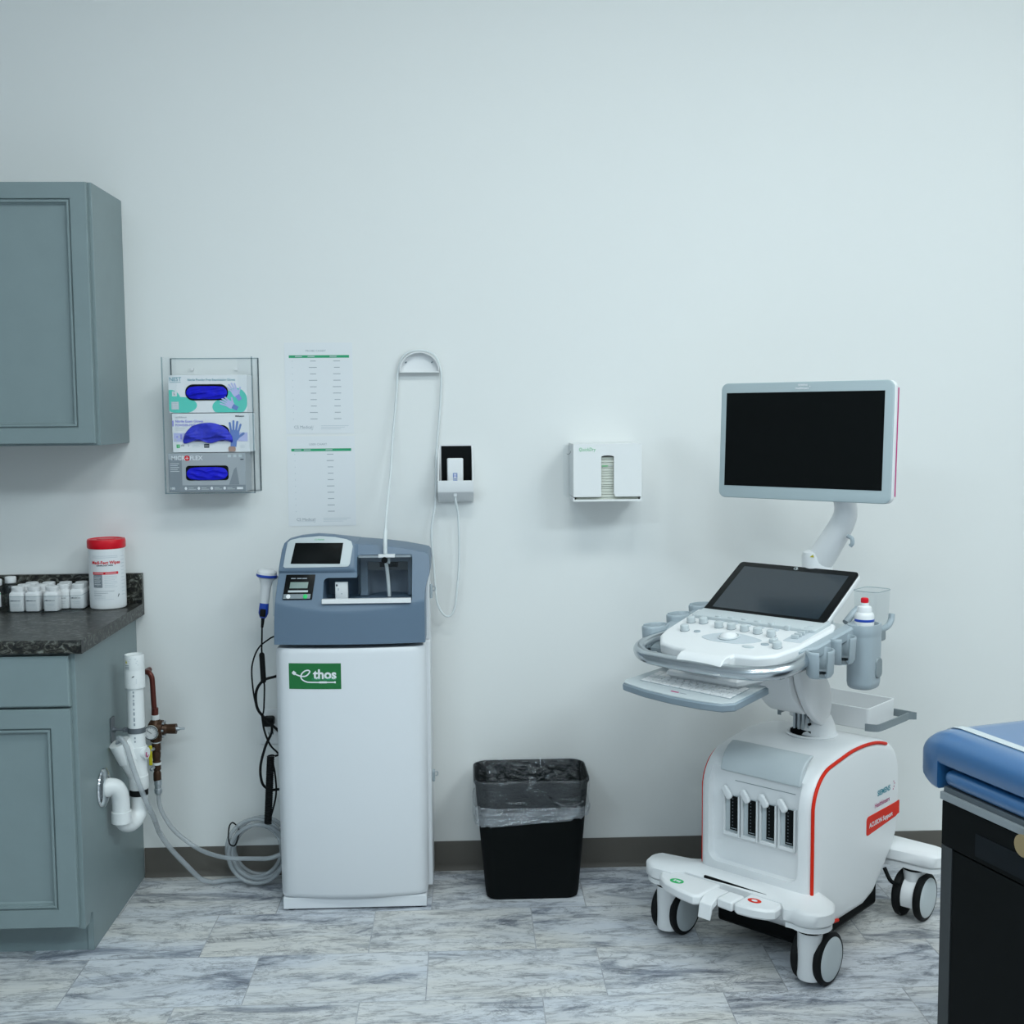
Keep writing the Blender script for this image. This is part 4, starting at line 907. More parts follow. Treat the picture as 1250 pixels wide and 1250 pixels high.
# ------------------------------------------------------------------ waste bin with liner
BX, BY = .194, -.157
t = thing('waste_bin', 'black plastic waste bin with clear liner folded over its rim by the wall', 'bin', (BX, BY, 0))
b = MB()
def bl(z, w, d, r): return [(x, y, z) for x, y in rrect(w, d, r, 8)]
b.loft([bl(0, .272, .190, .030), bl(.004, .286, .202, .034), bl(.020, .293, .208, .036), bl(.365, .352, .247, .050), bl(.372, .362, .256, .054), bl(.380, .362, .256, .054), bl(.381, .354, .248, .050), bl(.376, .346, .240, .048), bl(.012, .284, .200, .034)], 'black'); b.build('bin_body', t)
b = MB(); rnd = random.Random(4); N = len(rrect(.3, .2, .05, 24))
def wav(j, k, a): return a * (math.sin(j * .61 + k) + .6 * math.sin(j * 1.37 + 2 * k) + .4 * math.sin(j * 2.9 + k * 3))
def ll(z, w, d, r, amp, k, zamp=0, dip=0):
    out = []
    for j, (x, y) in enumerate(rrect(w, d, r, 24)):
        s = 1 + wav(j, k, amp) / .18
        out.append((x * s, y * s, z + wav(j, k + 5, zamp) + dip * (x / .18) ))
    return out
b.loft([ll(.20, .300, .200, .04, .0030, 1.0), ll(.30, .326, .222, .046, .0026, 2.0), ll(.374, .344, .238, .048, .0012, 3.1), ll(.3835, .354, .248, .05, .0006, .3, .0012), ll(.3845, .364, .258, .054, .0005, .9, .0012), ll(.379, .369, .262, .056, .0005, 1.9, .001), ll(.350, .364, .258, .056, .0012, 2.2), ll(.310, .357, .252, .056, .0016, 1.1), ll(.298, .355, .252, .056, .0020, 4.1, .002)], 'liner', c0=False, c1=False)
ln = b.build('bin_liner', t, fix=False, angle=60)
b = MB()
b.loft([ll(.302, .3585, .254, .056, .0014, 4.0, .002), ll(.296, .366, .261, .056, .0020, 1.7, .002, .003), ll(.284, .366, .261, .056, .0024, 2.7, .003, .006), ll(.270, .362, .257, .056, .0022, 3.7, .003, .010), ll(.257, .356, .252, .056, .0020, .4, .003, .013), ll(.252, .350, .247, .056, .0016, 5.4, .003, .014), ll(.262, .3485, .245, .056, .0012, 5.4, .003, .012), ll(.290, .350, .247, .056, .0010, 5.4, .002, .006)], 'linerband', c0=False, c1=False)
b.build('bunched_hem', ln, fix=False, angle=60)
b = MB(); b.tube([(.070, -.1345, .322), (.078, -.136, .318), (.086, -.1355, .313), (.098, -.136, .310), (.118, -.1345, .309), (.140, -.131, .312), (.158, -.120, .318)], .0012, 'linerband', n=5); b.build('tie_string', ln)

# ------------------------------------------------------------------ ultrasound machine (local frame: -y front, +x its right)
US = thing('ultrasound_machine', 'white ultrasound cart on four casters with monitor, control panel and red trim', 'ultrasound machine', (.955, -.475, 0), -PI / 4)
# --- base body
def arc(cx, cy, r, a0, a1, n): return [(cx + r * math.cos(math.radians(a0 + (a1 - a0) * i / n)), cy + r * math.sin(math.radians(a0 + (a1 - a0) * i / n))) for i in range(n + 1)]
prof = [(.06, .088), (-.10, .090), (-.16, .098)] + arc(-.195, .150, .062, -70, -180, 5) + [(-.259, .24), (-.259, .33)] + arc(-.139, .440, .120, 180, 96, 9) + [(-.10, .5665), (-.03, .575), (.05, .575), (.12, .568), (.17, .556)] + arc(.165, .435, .118, 80, 4, 8) + [(.285, .40), (.284, .31), (.275, .258), (.245, .213), (.17, .145), (.12, .104)]
pc = Vector((.01, .33))
def ins_prof(e): return inset(prof, e)
b = MB()
xs = [(-.160, .034), (-.1585, .020), (-.153, .009), (-.143, .003), (-.125, 0), (.165, 0), (.181, .003), (.191, .009), (.1965, .018), (.1985, .028)]
b.loft([[(x, y, z) for y, z in ins_prof(e)] for x, e in xs], 'white')
body = b.build('base_body', US, angle=50)
c = MB(); c.rbox(-.128, .158, .240, .560, .2335, .40, 'white', .030, .001, T=front(0, 0, 0)); cut(body, c)
# red trim lines on both sides
for x, m0 in ((.1985, 1), (-.1600, 0)):
    b = MB(); q = ins_prof(.010 if x > 0 else .020); k0 = 2; k1 = 30
    P = [(x - .003, y, z) for y, z in q[1:27]] if x > 0 else [(x + .001, y, z) for y, z in q[8:22]]
    b.tube(P, .0050 if x > 0 else .0035, 'redline', n=8, sm=True, k=3); b.build('trim_line', body)
# front door, port bay
b = MB()
dp = [(-.2425, .503), (-.2415, .512), (-.236, .530), (-.225, .550), (-.205, .5675), (-.182, .577)]
b.loft([[(x, y, z) for y, z in dp] + [(x, y + .020, z - .004) for y, z in reversed(dp)] for x in (-.100, .153)], 'pgrey')
dr = b.build('front_door', US, bevel=.004, seg=3); dr.data.materials.clear(); dr.data.materials.append(M['lgrey'])
b = MB(); b.box(-.055, .135, -.2345, -.233, .4775, .4790, 'mgrey'); b.build('seam', body)
for i in range(4):
    x0 = -.088 + .0585 * i; x1 = x0 + .052
    b = MB(); z0, z1 = .318, .436
    b.box(x0, x1, -.2345, -.228, z0, z1, 'lgrey'); b.box(x0, x0 + .004, -.244, -.2345, z0, z1, 'white'); b.box(x1 - .005, x1, -.244, -.2345, z0, z1, 'white'); b.box(x0 + .004, x1 - .005, -.244, -.2345, z0, z0 + .010, 'white')
    pf = b.build('transducer_port', US, bevel=.0015)
    b = MB(); b.box(x0 + .021, x1 - .006, -.241, -.2346, z0 + .018, z1 - .004, 'black')
    for k in range(9): b.box(x0 + .028, x0 + .031, -.2416, -.241, z0 + .030 + .0095 * k, z0 + .033 + .0095 * k, 'dgrey'); 
    b.box(x0 + .024, x1 - .009, -.2418, -.241, z0 + .022, z0 + .024, 'mgrey'); b.build('socket', pf)
    b = MB(); b.rbox(-.010, .010, -.020, .020, 0, .012, 'white', .008, .004, T=TR(x0 + .012, -.2375, z1 + .006, rx=PI / 2) @ Matrix.Rotation(.62, 4, 'Z')); b.build('lever', pf)
# side logos
SM = TR(.1992, 0, 0) @ Matrix(((0, 0, 1, 0), (1, 0, 0, 0), (0, 1, 0, 0), (0, 0, 0, 1)))
b = MB()
b.text('SIEMENS', .0225, 'tealink', SM @ TR(.168, .4045, 0), bold=.0006, sx=.98); b.text('Healthineers', .0200, 'magenta', SM @ TR(.158, .372, 0), bold=.0002, sx=.95)
for k, (yy, zz) in enumerate(((.232, .418), (.238, .411), (.234, .402), (.229, .395))): b.poly([(yy + .0025 * math.cos(a * PI / 4), zz + .0025 * math.sin(a * PI / 4), 0) for a in range(8)], 'magenta', SM)
b.build('lettering', body, fix=False)
b = MB(); rb = [(.060, .302)] + [(.060 + .012 - .012 * math.cos(a * PI / 8), .3385 + .0125 * math.sin(a * PI / 8)) for a in range(0, 5)] + [(.272, .351)] + [(.272, .312)] + [(.262 - .006 * a, .3115 - .0018 * a) for a in range(0, 3)] + [(.068, .296), (.062, .2985)]
b.prism(rb[::-1], -.002, .0006, 'redline', SM); bn = b.build('red_banner', body)
b = MB(); b.text('ACUSON Support', .0195, 'paper', SM @ TR(.150, .3225, .0012), bold=.0005, sx=1.0); b.build('lettering', bn, fix=False)
# --- platform, pedals, casters
def capsule_poly(*pts): return list(pts)
b = MB()
plat = arc(-.243, -.295, .062, 140, 265, 8) + [(-.19, -.352), (-.165, -.320), (.15, -.330), (.175, -.362)] + arc(.222, -.302, .062, 245, 380, 9) + [(.262, -.245), (.215, -.215), (.16, -.19), (.16, .225), (.215, .232), (.29, .236)] + arc(.262 + .03, .282, .050, -60, 90, 6) + [(-.292, .332)] + arc(-.292, .282, .050, 90, 240, 6) + [(-.20, .235), (-.13, .22), (-.13, -.19), (-.20, -.235)]
b.prism(plat, .172, .218, 'white', e=.009); b.prism(inset(plat, .006), .160, .173, 'white'); pl = b.build('base_platform', US, angle=45)
b = MB()
lob = [(-.045, -.320), (-.045, -.425)] + [(-.06, -.437), (-.11, -.430), (-.17, -.412), (-.205, -.388), (-.222, -.360), (-.222, -.338), (-.205, -.320)]
b.prism(lob, .176, .206, 'white', e=.006); b.prism([(-.002, -.345), (-.002, -.405), (.042, -.408), (.046, -.405), (.046, -.345)], .178, .2055, 'white', e=.004)
b.loft([[(x, y, z) for y, z in ((-.345, .204), (-.400, .206), (-.430, .190), (-.438, .150), (-.433, .150), (-.424, .176), (-.400, .184), (-.345, .184))] for x in (-.043, -.004)], 'white'); pd = b.build('brake_pedal', US, bevel=.002)
b = MB(); b.poly([(-.148 + .021 * math.cos(i * PI / 12), -.385 + .016 * math.sin(i * PI / 12), .2064) for i in range(24)], 'gink2')
for k in range(3): b.rect(-.158 + .008 * k, -.152 + .008 * k, -.391 + .003 * (k % 2), -.379, 'paper', z=.2068)
b.build('green_mark', pd, fix=False)
b = MB(); lob2 = [(.050, -.320), (.050, -.402), (.060, -.409), (.105, -.404), (.140, -.392), (.158, -.375), (.158, -.335), (.14, -.320)]
b.prism(lob2, .176, .206, 'white', e=.006); pd = b.build('release_pedal', US, bevel=.001)
b = MB(); b.poly([(.085 + .020 * math.cos(i * PI / 12), -.358 + .014 * math.sin(i * PI / 12), .2064) for i in range(24)], 'redline'); b.poly([(.085 + .009 * math.cos(i * PI / 6), -.358 + .006 * math.sin(i * PI / 6), .2068) for i in range(12)], 'paper'); b.build('orange_mark', pd, fix=False)
b = MB(); b.box(-.10, .10, -.322, -.316, .198, .216, 'black'); b.build('pedal_slot', pl)
b = MB(); b.box(-.125, .168, -.215, .20, .045, .165, 'black'); b.build('under_shade_block', US, bevel=.01)  # black block added under the body to deepen the shade there
def caster(x, y, front_):
    o = -.038 if front_ else .0
    b = MB(); b.lathe([(.031, .020 if front_ else .05), (.033, .028 if front_ else .06), (.033, .152), (.036, .160)], 'white', T=TR(x, y + o, 0)); b.lathe([(.0345, .150), (.0352, .151), (.0352, .155), (.0345, .156)], 'black', T=TR(x, y + o, 0), c0=False, c1=False)
    L = [[(xx, y + .058 * math.cos(a), .070 + .058 * math.sin(a)) for a in [i * PI / 12 - .35 for i in range(16)]] + [(xx, y + .0, .030)] for xx in (x - .0195, x + .0195)]
    b.loft(L, 'white'); cs = b.build('caster', US, bevel=.002)
    for sx in (-1, 1):
        W = TR(x + sx * .0205, y, .0705) @ Matrix.Rotation(sx * PI / 2, 4, 'Y')
        b = MB(); b.lathe([(.050, 0), (.060, .000), (.067, .003), (.0705, .010), (.0700, .018), (.065, .0225), (.0595, .0235), (.0590, .0225)], 'rubber', T=W, n=48, c1=False); wh = b.build('wheel', cs)
        b = MB(); b.lathe([(.0590, .0228), (.056, .0245), (.03, .0255), (0.0, .0258)], 'lgrey', T=W, n=48, c0=False, c1=False); b.build('wheel_cover', wh, fix=True)
for x, y, f_ in ((-.232, -.268, True), (.225, -.272, True), (.248, .280, False), (-.248, .280, False)): caster(x, y, f_)
b = MB(); b.tube([(.19, .20, .16), (.215, .19, .13), (.23, .215, .115)], .006, 'black', n=8); b.build('brake_link', pl)
# --- lift column and arm
b = MB()
b.lathe([(.074, .5735), (.076, .578), (.070, .582), (.063, .580), (.058, .560)], 'white', T=TR(.035, .035, 0), c0=False, c1=False); b.lathe([(.058, .578), (0, .577)], 'black', T=TR(.035, .035, 0), c0=False, c1=False)
b.lathe([(.058, .578), (.052, .605), (.044, .625), (.036, .636)], 'white', T=TR(.045, .045, 0), c0=False); b.build('column_collar', US)
b = MB()
for xx, yy in ((.0, .0), (.014, .0), (.028, .0), (.044, .0)): b.box(xx - .002, xx + .005, yy - .008, yy + .030, .572, .665, 'steel')
b.box(-.010, .056, -.010, .01, .572, .592, 'black'); b.cyl((.050, -.010, .635), (.050, -.002, .635), .006, m='black', n=12); b.cyl((.050, -.010, .612), (.050, -.002, .612), .004, m='black', n=12); b.build('lift_strut', US)
b = MB()    # sloping white arm cover: side profile (y, z) extruded across x
armp = [(-.010, .650), (.018, .640)] + [(.045, .652), (.058, .672), (.060, .695), (.048, .725)] + [(-.030, .835), (-.070, .858), (-.130, .858), (-.150, .835), (-.146, .760), (-.128, .715), (-.062, .655)]
ap = spline([(y, z, 0) for y, z in armp], 4, True); ap = [(p.x, p.y) for p in ap]
xs2 = [(-.058, .012), (-.054, .004), (-.044, 0), (.055, 0), (.060, .004)]
b.loft([[(x, y, z) for y, z in inset(ap, e)] for x, e in xs2], 'white'); la = b.build('lift_arm', US, angle=45)
b = MB(); sp = [(.006, .612), (.030, .608), (.052, .628), (.064, .655), (.064, .690), (.050, .728), (-.028, .838), (-.070, .860), (-.115, .855), (-.128, .820), (-.118, .750), (-.062, .665)]
sq = spline([(y, z, 0) for y, z in sp], 4, True); sq = [(p.x, p.y) for p in sq]
b.loft([[(x, y, z) for y, z in inset(sq, e)] for x, e in ((.060, .004), (.063, 0), (.078, 0), (.083, .004), (.085, .012))], 'white'); b.build('side_cover', la, angle=45)
b = MB(); b.rbox(.012, .050, -.175, -.146, .770, .779, 'alum', .004, .003); b.rbox(-.03, .055, -.150, -.08, .79, .87, 'dgrey', .01, .005); b.build('release_latch', US)
# --- control console
TH = math.radians(8.53); CM = TR(-.025, -.45, .885, rx=TH)
b = MB()
pan = [(-.047, -.020), (.079, -.020), (.092, .010), (.150, .018), (.190, .050), (.215, .14), (.222, .30), (.205, .345), (-.215, .345), (-.230, .32), (-.205, .125), (-.190, .075), (-.150, .020), (-.10, .005), (-.062, .0)]
b.prism(pan, -.034, 0, 'white', CM, e=.006)
b.loft([[(x, s, z) for s, z in ((.02, -.004), (-.02, 0), (-.038, -.006), (-.050, -.022), (-.052, -.040), (-.045, -.040), (-.040, -.026), (-.02, -.02), (.02, -.02))] for x in (-.054, .086)], 'white', CM)
cp = b.build('control_panel', US, bevel=.0025, seg=2)
b = MB(); b.prism([(-.215, .06), (.218, .06), (.235, .15), (.235, .33), (.22, .37), (-.23, .37), (-.245, .33), (-.238, .15)], -.062, -.030, 'mgrey', CM, e=.006)
b.prism([(-.12, .0), (.10, .0), (.14, .06), (.13, .30), (-.12, .30)], -.094, -.060, 'white', CM, e=.012); b.build('console_base', US)
b = MB(); hz = -.030
b.tube([(-.200, .215, hz - .004), (-.222, .150, hz), (-.232, .080, hz + .002), (-.222, .022, hz + .002), (-.180, -.016, hz), (-.120, -.030, hz), (0, -.036, hz), (.120, -.030, hz), (.185, -.010, hz), (.224, .035, hz), (.232, .090, hz), (.226, .140, hz), (.205, .20, hz - .004)], .0185, 'alum', n=16, T=CM); b.build('handle', US)
def knob(x, s, r=.0125, h=.016, m='lgrey', kn='knob'):
    b = MB(); b.lathe([(r * 1.04, 0), (r * 1.04, .002), (r * .93, .003), (r, h * .4), (r * .93, h), (r * .75, h + .0015), (0, h + .002)], m, T=CM @ TR(x, s, 0), n=20, c1=False)
    b.lathe([(r * 1.06, .0004), (r * 1.1, .0012), (r * 1.04, .0022)], 'mgrey', T=CM @ TR(x, s, 0), n=20, c0=False, c1=False); return b.build(kn, cp)
for x, s in ((-.172, .205), (-.135, .212), (-.146, .134), (-.073, .196), (-.033, .197), (.010, .196), (.054, .191), (.101, .182), (.164, .105)): knob(x, s)
for x, s in ((-.112, .256), (-.072, .258), (-.029, .260), (.015, .257), (.061, .253), (.115, .248)):
    b = MB(); b.rbox(-.0075, .0075, -.008, .008, 0, .014, 'lgrey', .003, .002, T=CM @ TR(x, s, 0)); b.build('toggle', cp)
for x, s in ((-.095, .252), (-.050, .254), (-.006, .252), (.038, .249), (.085, .245)):
    b = MB(); b.rbox(-.010, .010, -.006, .006, 0, .003, 'lgink', .004, .001, T=CM @ TR(x, s - .014, 0)); b.build('button', cp)
for x, s, w in ((-.108, .139, .010), (.122, .114, .012), (.092, .079, .018), (-.150, .240, .012)):
    b = MB(); b.loft([[(x + w * k * math.cos(i * PI / 10), s + .008 * k * math.sin(i * PI / 10), z) for i in range(20)] for z, k in ((0, 1), (.0025, .97), (.003, .8))], 'pgrey' if w < .018 else 'lgrey', CM); b.build('button', cp)
b = MB(); b.rbox(.125, .142, .128, .150, 0, .012, 'lgrey', .003, .002, T=CM); b.build('button', cp)
b = MB(); dish = [(-.070, .104), (-.060, .135), (-.030, .158), (.012, .165), (.050, .158), (.098, .139), (.085, .112), (.055, .092), (.012, .086), (-.035, .088)]
dd = [(p.x, p.y) for p in spline([(x, y, 0) for x, y in dish], 4, True)]; b.prism(dd, 0, .0012, 'lgink', CM, e=.0005)
b.lathe([(.0285, .001), (.0300, .004), (.0270, .006), (.0250, .002)], 'lgrey', T=CM @ TR(.002, .128, 0), c0=False, c1=False); tb = b.build('trackball_plate', cp)
b = MB(); b.sphere((.002, .128, .001), .0245, 'white', 28, (1, 1, .62), T=CM, z0=-.1); b.build('trackball', tb)
b = MB(); b.rbox(.148, .200, .160, .29, 0, .0012, 'lgink', .004, .0005, T=CM); sl = b.build('slider_plate', cp)
for k in range(6):
    b = MB(); b.rbox(-.010, .010, -.003, .003, 0, .011, 'lgrey', .002, .0015, T=CM @ TR(.171, .185 + .0175 * k, .001, rz=.15)); b.build('slider', sl)
# touch screen
TQ = TR(-.030, -.045, .995, rz=0) @ Matrix.Rotation(math.radians(30), 4, 'X')
b = MB(); b.rbox(-.196, .196, -.125, .125, -.022, -.004, 'white', .014, .005, T=TQ); ts = b.build('touch_panel', US)
b = MB(); b.rbox(-.194, .194, -.123, .123, -.005, .003, 'blackg', .012, .002, T=TQ); bz = b.build('bezel', ts)
b = MB(); b.rect(-.170, .172, -.102, .100, 'tscreen', TQ, .0034); b.build('display', bz, fix=False)
b = MB(); b.tube([(.0075 * math.cos(i * PI / 8), .1115 + .0055 * math.sin(i * PI / 8), .0036) for i in range(3, 16)], .0008, 'lgrey', n=5, T=TQ); b.rect(-.0005, .004, .108, .115, 'lgrey', TQ, .0038); b.build('lettering', bz, fix=False)
b = MB(); b.rbox(-.20, .20, .245, .335, -.002, .010, 'lgrey', .01, .003, T=CM); b.build('touch_panel_hinge', US)
# keyboard drawer
KM = TR(-.055, -.447, .789, rz=math.radians(-4)) @ Matrix.Rotation(math.radians(8), 4, 'X')
b = MB(); kb = [(-.185, -.075), (-.10, -.090), (0, -.095), (.09, -.090), (.150, -.078), (.176, -.055), (.178, .088), (-.170, .085), (-.196, -.055)]
b.prism(kb, -.024, -.002, 'kbgrey', KM, e=.004); b.rect(-.152, .152, -.0415, .046, 'pgrey', KM, z=.00125); b.prism(inset(kb, .004), -.003, .001, 'lgrey', KM, e=.001); kt = b.build('keyboard_tray', US)
rows = [(.037, 14), (.020, 14), (.0025, 13), (-.015, 12), (-.032, 9)]
for r_, n_ in rows:
    for i in range(n_):
        w = .300 / n_; xx = -.150 + w * (i + .5)
        b = MB(); b.rbox(xx - w / 2 + .0012, xx + w / 2 - .0012, r_ - .0073, r_ + .0073, .0012, .0040, 'white', .002, .0008, T=KM, n=2, ne=1); b.build('key', kt)
b = MB(); b.rect(-.022, .004, -.069, -.063, 'magenta', KM, z=.0014); b.rect(.008, .030, -.0685, -.0645, 'gink', KM, z=.0014); b.build('lettering', kt, fix=False)
b = MB(); b.box(-.145, -.075, .075, .16, -.006, .012, 'lgink', KM); b.box(-.062, -.035, .072, .16, -.006, .006, 'dgrey', KM); b.rbox(-.19, .16, .078, .19, .028, .040, 'lgrey', .02, .004, T=KM); b.build('drawer_slide', kt)
b = MB(); b.loft([[(-.205 + .022 * math.cos(i * PI / 10) * k, .055 + .034 * math.sin(i * PI / 10) * k, -.060 + z) for i in range(20)] for z, k in ((0, .7), (.006, 1), (.014, .95), (.018, .7))], 'chrome', CM); b.build('cable_hook', US)
# probe cups
def cup(x, y, z, side, h=.070, r=.036):
    b = MB(); L = []
    def ring(rr, zz, a0, a1, n=26): return [(x + rr * .92 * math.cos(a0 + (a1 - a0) * i / n), y + rr * 1.35 * math.sin(a0 + (a1 - a0) * i / n), zz) for i in range(n + 1)]
    g = .62; a0 = (math.radians(-38) + g / 2) if side > 0 else (math.radians(218) + g / 2); a1 = a0 + 2 * PI - g
    out_ = [(r * .78, z - h), (r * .93, z - h + .008), (r, z - .008), (r, z - .002), (r - .0015, z), (r - .0045, z), (r - .006, z - .003), (r - .008, z - h + .012), (r * .5, z - h + .009)]
    b.loft([ring(rr, zz, a0, a1) for rr, zz in out_], 'pgrey', c0=False, c1=False, wrap=False)
    V = None
    b.poly([(px, py, z - h) for px, py, _ in ring(r * .78, 0, 0, 2 * PI * .999)], 'pgrey')
    for a in (a0, a1):
        b.poly([(x + rr * .92 * math.cos(a), y + rr * 1.35 * math.sin(a), zz) for rr, zz in out_], 'pgrey')
    return b.build('probe_cup', US, angle=45, doubles=True)
for y, z in ((-.285, .897), (-.165, .914)): cup(.230, y, z, 1)
for y, z in ((-.300, .906), (-.180, .923), (-.065, .937)): cup(-.285, y, z, -1)
b = MB(); b.prism([(-.262, .13), (-.262, .47), (-.225, .47), (-.215, .13)], -.040, -.012, 'pgrey', CM, e=.005); b.prism([(.205, .12), (.222, .47), (.255, .47), (.245, .17)], -.040, -.008, 'pgrey', CM, e=.005); b.build('cup_rail', US)
# gel warmer and bottle
gx, gy = .233, -.045
b = MB(); GL = lambda k, z: [(gx + p[0] * k, gy + p[1] * k, z) for p in rrect(.078, .100, .034, 6)]
b.loft([GL(.80, .757), GL(.92, .762), GL(.98, .775), GL(1.0, .90), GL(1.0, .905), GL(1.02, .908), GL(1.02, .928), GL(.99, .934), GL(.86, .934), GL(.80, .928), GL(.78, .86)], 'pgrey'); gw = b.build('gel_warmer', US, angle=45)
b = MB(); b.loft([[(gx + .0385, gy + .008 + p[0], .815 + p[1]) for p in rrect(.036, .058, .014, 5)], [(gx + .0425, gy + .008 + p[0] * .9, .815 + p[1] * .9) for p in rrect(.036, .058, .014, 5)]], 'mgrey'); b.build('switch', gw)
b = MB(); b.loft([[(.202 + p[0], .062 + p[1], z) for p in rrect(.078 * k, .095 * k, .02, 5)] for z, k in ((.900, .9), (.903, .93), (1.012, 1.0))], 'frost', c1=False)
b.tube([(.202 + p[0], .062 + p[1], 1.012) for p in rrect(.078, .095, .02, 5)], .0010, 'clearedge', n=6, sm=False, closed=True); b.build('clear_bin', US)
b = MB(); b.tube([(.225, .04, .902), (.228, .075, .901), (.228, .110, .905), (.228, .130, .918), (.227, .137, .936)], .009, 'pgrey', n=12); b.build('hook', US)
b = MB(); b.rbox(.15, .235, .00, .10, .868, .899, 'mgrey', .02, .006); b.tube([(.175, -.055, .965 + .0) if False else (.165, -.02, .925), (.175, .02, .955), (.185, .035, .955), (.19, .04, .925)], .010, 'pgrey', n=12); b.build('rear_bracket', US)
wq = TR(.955, -.475, 0, rz=-PI / 4) @ Vector((gx, gy, .862))
t = thing('gel_bottle', 'white gel bottle with red cap and blue band on the ultrasound cart', 'bottle', tuple(wq))
b = MB(); b.lathe([(.024, 0), (.0262, .004), (.0262, .094), (.024, .100), (.0205, .104), (.0200, .114), (.0185, .119), (.0115, .122), (.0110, .130), (0, .1302)], 'white', c1=False); b.build('bottle_body', t)
b = MB(); b.lathe([(.0265, .079), (.0268, .0795), (.0268, .0855), (.0265, .086)], 'blueplastic', c0=False, c1=False); b.build('blue_band', t)
b = MB(); b.lathe([(.0092, .1295), (.0105, .131), (.0105, .141), (.008, .1435), (0, .144)], 'red', c1=False); b.build('cap', t)
# monitor and its arm
MQ = TR(.0085, .0042, 1.430, rz=math.radians(3.5)) @ Matrix.Rotation(PI / 2 - math.radians(2.6), 4, 'X')
b = MB(); b.rbox(-.2652, .2652, -.1702, .1702, -.036, -.007, 'white', .020, .008, T=MQ); mo = b.build('monitor', US)
b = MB(); b.rbox(-.265, .265, -.170, .170, -.009, .000, 'pgrey', .020, .003, T=MQ)
bz = b.build('bezel', mo); bz.data.materials.clear(); bz.data.materials.append(M['mbezel'])
b = MB(); b.rect(-.2465, .2405, -.134, .141, 'screen', MQ, .0006); b.build('display', bz, fix=False)
b = MB(); b.tube([(.2650, -.150, -.032), (.2650, 0, -.032), (.2650, .150, -.032)], .0022, 'magenta', n=6, T=MQ); b.build('accent_line', mo)
b = MB(); b.text('SIEMENS', .0080, 'paper', MQ @ TR(-.003, .160, .0006), bold=.0003); b.text('Healthineers', .0080, 'paper', MQ @ TR(-.005, .151, .0006), bold=.0003); b.poly([(.019 + .0018 * math.cos(a * PI / 4), .1565 + .0018 * math.sin(a * PI / 4), .0006) for a in range(8)], 'paper', MQ); b.build('lettering', bz, fix=False)
b = MB()
b.lathe([(.044, .93), (.0445, 1.088), (.041, 1.101), (.030, 1.106), (0, 1.107)], 'white', T=TR(.010, .10, 0), c1=False)
am = [(.004, .10, 1.060), (.022, .10, 1.082), (.060, .098, 1.140), (.092, .094, 1.192), (.106, .086, 1.226), (.106, .074, 1.262), (.085, .055, 1.33), (.035, .045, 1.41)]
b.tube(am, [.042, .026], 'white', n=22, k=6); ma = b.build('monitor_arm', US, angle=45)
b = MB(); b.rbox(-.045, .045, -.05, .05, -.060, -.030, 'white', .01, .004, T=MQ @ TR(.02, 0, 0)); b.build('mount_plate', mo)
b = MB(); b.tube([(.118, .075, 1.158), (.132, .074, 1.152), (.134, .074, 1.138), (.128, .074, 1.130)], .006, 'pgrey', n=8); b.poly([(.010, .0552, 1.0905), (.024, .0552, 1.0905), (.020, .0552, 1.0985)], 'yellow'); b.build('arm_clip', ma, fix=False)
b = MB(); b.lathe([(.050, .86), (.048, .93)], 'lgrey', T=TR(.010, .10, 0)); b.rbox(-.10, .12, -.02, .17, .845, .885, 'lgrey', .03, .008); b.build('arm_socket', US)
# rear tray with grey rail
b = MB()
TX0, TX1, TY0, TY1 = -.115, .150, .160, .338
b.loft([[(x, y, z) for x, y in rrect(TX1 - TX0 - 2 * i, TY1 - TY0 - 2 * i, .010, 4, (TX0 + TX1) / 2, (TY0 + TY1) / 2)] for i, z in ((.004, .5765), (.001, .580), (.0, .640), (.0025, .6415), (.005, .640), (.006, .582))], 'white'); b.build('rear_tray', US)
b = MB(); rl = [(.150, .150), (.172, .156), (.184, .175), (.188, .28), (.188, .355), (.178, .372), (-.140, .372), (-.150, .355), (-.150, .17), (-.135, .152)]
P = spline([(x, y, 0) for x, y in rl], 3)
b.loft([[(p.x, p.y, .578), (p.x, p.y, .600), (p.x * .975, p.y * .99 - .002, .600), (p.x * .975, p.y * .99 - .002, .578)] for p in P], 'mgrey'); b.build('tray_rail', US, bevel=.002)

# ------------------------------------------------------------------ examination table (local frame: x right, y away)
ET = thing('exam_table', 'black examination table with blue vinyl top at the right frame edge', 'examination table', (.990, -1.454, 0), math.radians(17.04))
TW, TL = .68, 1.65
b = MB(); b.box(.010, TW - .01, -TL, -.006, .05, .703, 'exblack'); b.box(.05, TW - .05, -TL + .04, -.05, 0, .05, 'exblack'); b.build('base_body', ET)
b = MB(); b.box(.002, .010, -.034, -.002, .05, .607, 'exedge'); b.build('edge_panel', ET)
b = MB(); b.box(.003, .010, -TL + .034, -.036, .055, .604, 'exblack'); b.build('side_panel', ET, bevel=.001)
b = MB(); b.box(.001, .010, -TL, -.002, .608, .702, 'exblack'); fr = b.build('drawer_front', ET, bevel=.0015)
b = MB(); b.box(-.0006, .001, -.52, -.105, .618, .665, 'exedge2'); b.build('drawer_inset', fr)
b = MB(); b.cyl((.0005, -.246, .690), (-.012, -.246, .690), .018, .022, 'tan', 24); b.build('knob', fr)
b = MB(); b.box(-.002, TW + .002, -TL, .002, .704, .7205, 'exstrip'); b.build('frame_strip', ET, bevel=.0015)
b = MB(); b.box(.004, TW, -TL + .01, -.003, .7205, .732, 'dgrey'); b.build('slide_rail', ET)
b = MB()
b.loft([[(p[0] * 1.0 + .035, y, .751 + p[1]) for p in rrect(w, h, h * .48, 8)] for y, w, h in ((-.003, .050, .014), (-.006, .060, .026), (-.014, .068, .033), (-.05, .070, .035), (-TL + .05, .070, .035), (-TL + .02, .05, .02))], 'blue'); b.build('foot_extension', ET, angle=50)
